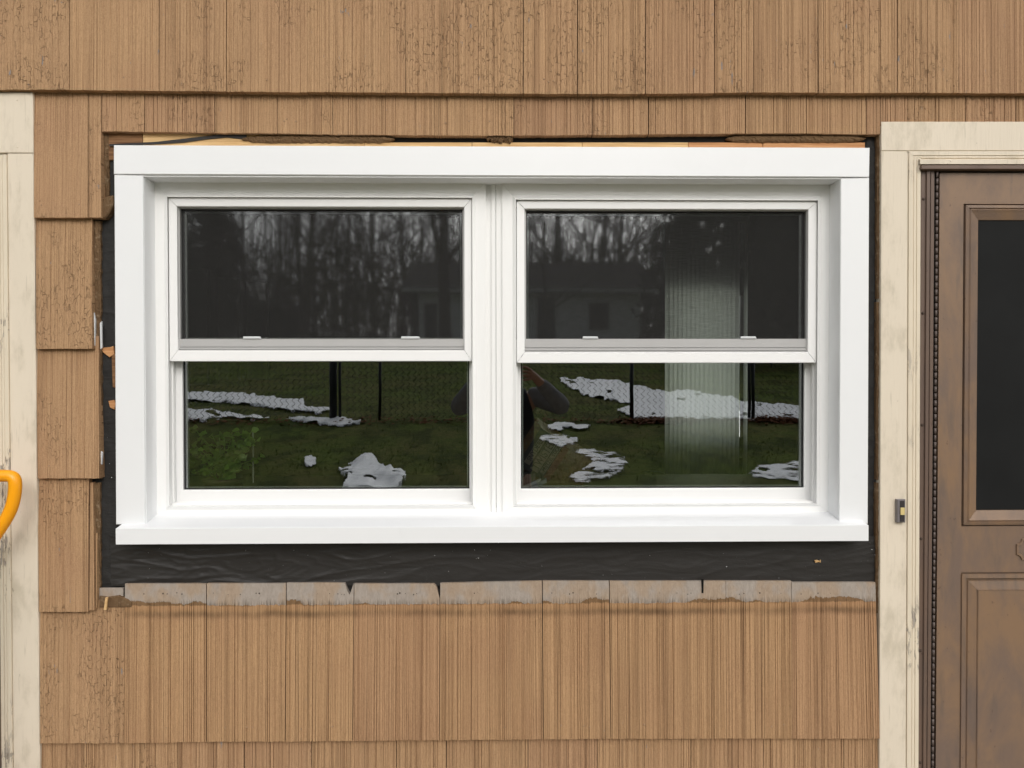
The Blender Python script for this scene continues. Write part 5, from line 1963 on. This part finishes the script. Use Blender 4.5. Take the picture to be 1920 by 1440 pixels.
# joints of the pose: both hands raise a phone just behind the lens
SR, SL = (BX + 0.19, BY, 1.475), (BX - 0.19, BY, 1.475)
ER, EL = (0.405, BY + 0.13, 1.405), (-0.255, BY + 0.14, 1.40)
WR_, WL = (0.225, -2.215, 1.585), (-0.135, -2.215, 1.58)
body = [(BX, BY, 0.97, (.13, .10)), (BX, BY, 1.15, (.13, .095)), (BX, BY, 1.35, (.15, .10)), (BX, BY, 1.50, (.085, .075)), (BX, BY + .01, 1.58, .056), (BX, BY + .03, 1.67, (.070, .085)), (BX, BY + .03, 1.77, (.075, .092)), (BX, BY + .03, 1.835, (.045, .055)),
        (*SR, .055), (*ER, .042), (*WR_, .028), (*SL, .055), (*EL, .042), (*WL, .028),
        (BX + .09, BY, 0.90, .085), (BX + .11, BY + .01, 0.50, .055), (BX + .12, BY - .03, 0.09, .04), (BX + .13, BY + .13, 0.05, .035),
        (BX - .09, BY, 0.90, .085), (BX - .11, BY + .01, 0.50, .055), (BX - .12, BY - .03, 0.09, .04), (BX - .13, BY + .13, 0.05, .035),
        (BX, BY + .125, 1.69, .014)]
edges_ = [(0, 1), (1, 2), (2, 3), (3, 4), (4, 5), (5, 6), (6, 7), (2, 8), (8, 9), (9, 10), (2, 11), (11, 12), (12, 13), (0, 14), (14, 15), (15, 16), (16, 17), (0, 18), (18, 19), (19, 20), (20, 21), (5, 22)]
# hands: palm and five fingers each, closed on the phone edges
for wi, (W, s) in ((10, (Vector(WR_), 1)), (13, (Vector(WL), -1))):
    palm = W + Vector((-0.030 * s, 0.045, 0.028))
    pi = len(body)
    body.append((*palm, (.030, .018)))
    edges_.append((wi, pi))
    for f in range(4):
        k1 = palm + Vector((-0.018 * s, 0.018, 0.036 - 0.021 * f))
        k2 = k1 + Vector((-0.030 * s, 0.006, 0.008 - 0.004 * f))
        k3 = k2 + Vector((-0.022 * s, -0.016, 0.0))
        i0 = len(body)
        body += [(*k1, .0095), (*k2, .0085), (*k3, .0072)]
        edges_ += [(pi, i0), (i0, i0 + 1), (i0 + 1, i0 + 2)]
    t1 = palm + Vector((-0.012 * s, -0.028, -0.018))
    t2 = t1 + Vector((-0.03 * s, -0.012, 0.012))
    i0 = len(body)
    body += [(*t1, .011), (*t2, .009)]
    edges_ += [(pi, i0), (i0, i0 + 1)]
skin('body', body, edges_, M['skin'], per)
skin('sleeve', [(BX + .12, BY, 1.475, .060), (*SR, .072), (*Vector(SR).lerp(Vector(ER), .55), .064), (*ER, .062), (*Vector(ER).lerp(Vector(WR_), .5), .050), (*Vector(ER).lerp(Vector(WR_), .93), .040)], [(0, 1), (1, 2), (2, 3), (3, 4), (4, 5)], M['greyknit'], per)
skin('sleeve', [(BX - .12, BY, 1.475, .060), (*SL, .072), (*Vector(SL).lerp(Vector(EL), .55), .064), (*EL, .062), (*Vector(EL).lerp(Vector(WL), .5), .050), (*Vector(EL).lerp(Vector(WL), .93), .040)], [(0, 1), (1, 2), (2, 3), (3, 4), (4, 5)], M['greyknit'], per)
skin('vest', [(BX, BY, 0.90, (.185, .135)), (BX, BY, 1.10, (.18, .13)), (BX, BY, 1.30, (.195, .135)), (BX, BY, 1.46, (.17, .10)), (BX, BY + .005, 1.53, (.085, .075)), (BX + .15, BY, 1.47, .07), (BX - .15, BY, 1.47, .07)], [(0, 1), (1, 2), (2, 3), (3, 4), (3, 5), (3, 6)], M['vest'], per)
skin('trousers', [(BX, BY, 0.95, (.17, .125)), (BX + .10, BY, 0.84, .10), (BX + .11, BY + .01, 0.50, .078), (BX + .12, BY - .03, 0.12, .062), (BX - .10, BY, 0.84, .10), (BX - .11, BY + .01, 0.50, .078), (BX - .12, BY - .03, 0.12, .062)], [(0, 1), (1, 2), (2, 3), (0, 4), (4, 5), (5, 6)], M['jeans'], per)
for s in (1, -1):
    skin('boot', [(BX + .12 * s, BY - .05, 0.055, .055), (BX + .12 * s, BY - .03, 0.16, .058), (BX + .13 * s, BY + .16, 0.045, (.05, .042))], [(0, 1), (0, 2)], M['shoe'], per)
skin('hair', [(BX, BY + .0, 1.80, (.088, .095)), (BX, BY - .02, 1.845, (.06, .07)), (BX, BY - .055, 1.73, (.065, .04))], [(0, 1), (0, 2)], M['hair'], per)
for s in (1, -1):
    b = MB()
    b.ball((BX + .032 * s, BY + .113, 1.725), .0125, 10, 8)
    b.build('eye', plain('eye white', (.7, .7, .7), .2, .5), per, True)
    b = MB()
    b.ball((BX + .078 * s, BY + .02, 1.70), .03, 10, 8, (.35, .6, 1))
    b.build('ear', M['skin'], per, True)
b = MB()
b.tube([(BX - .025, BY + .112, 1.645), (BX, BY + .118, 1.643), (BX + .025, BY + .112, 1.645)], [.003, .006, .003], 8)
b.build('mouth', plain('lips', (.33, .13, .11), .5, .3), per, True)
ph = thing('phone', 'dark phone held up landscape in both hands of the photographer', 'phone', (0.045, -2.13, 1.6))
b = MB()
b.prism([(-0.035, 1.578), (0.125, 1.578), (0.125, 1.652), (-0.035, 1.652)], -2.124, -2.132, 0.0015)
b.build('case', plain('phone back', (0.02, 0.02, 0.022), 0.3, 0.5), ph)
b = MB()
for q in ((0.0, 1.62), (0.02, 1.606), (0.0, 1.594)):
    b.tube([(q[0], -2.124, q[1]), (q[0], -2.1195, q[1])], 0.006, 12)
b.build('lens_cluster', plain('lens glass', (0.01, 0.01, 0.012), 0.1, 0.5), ph, True)
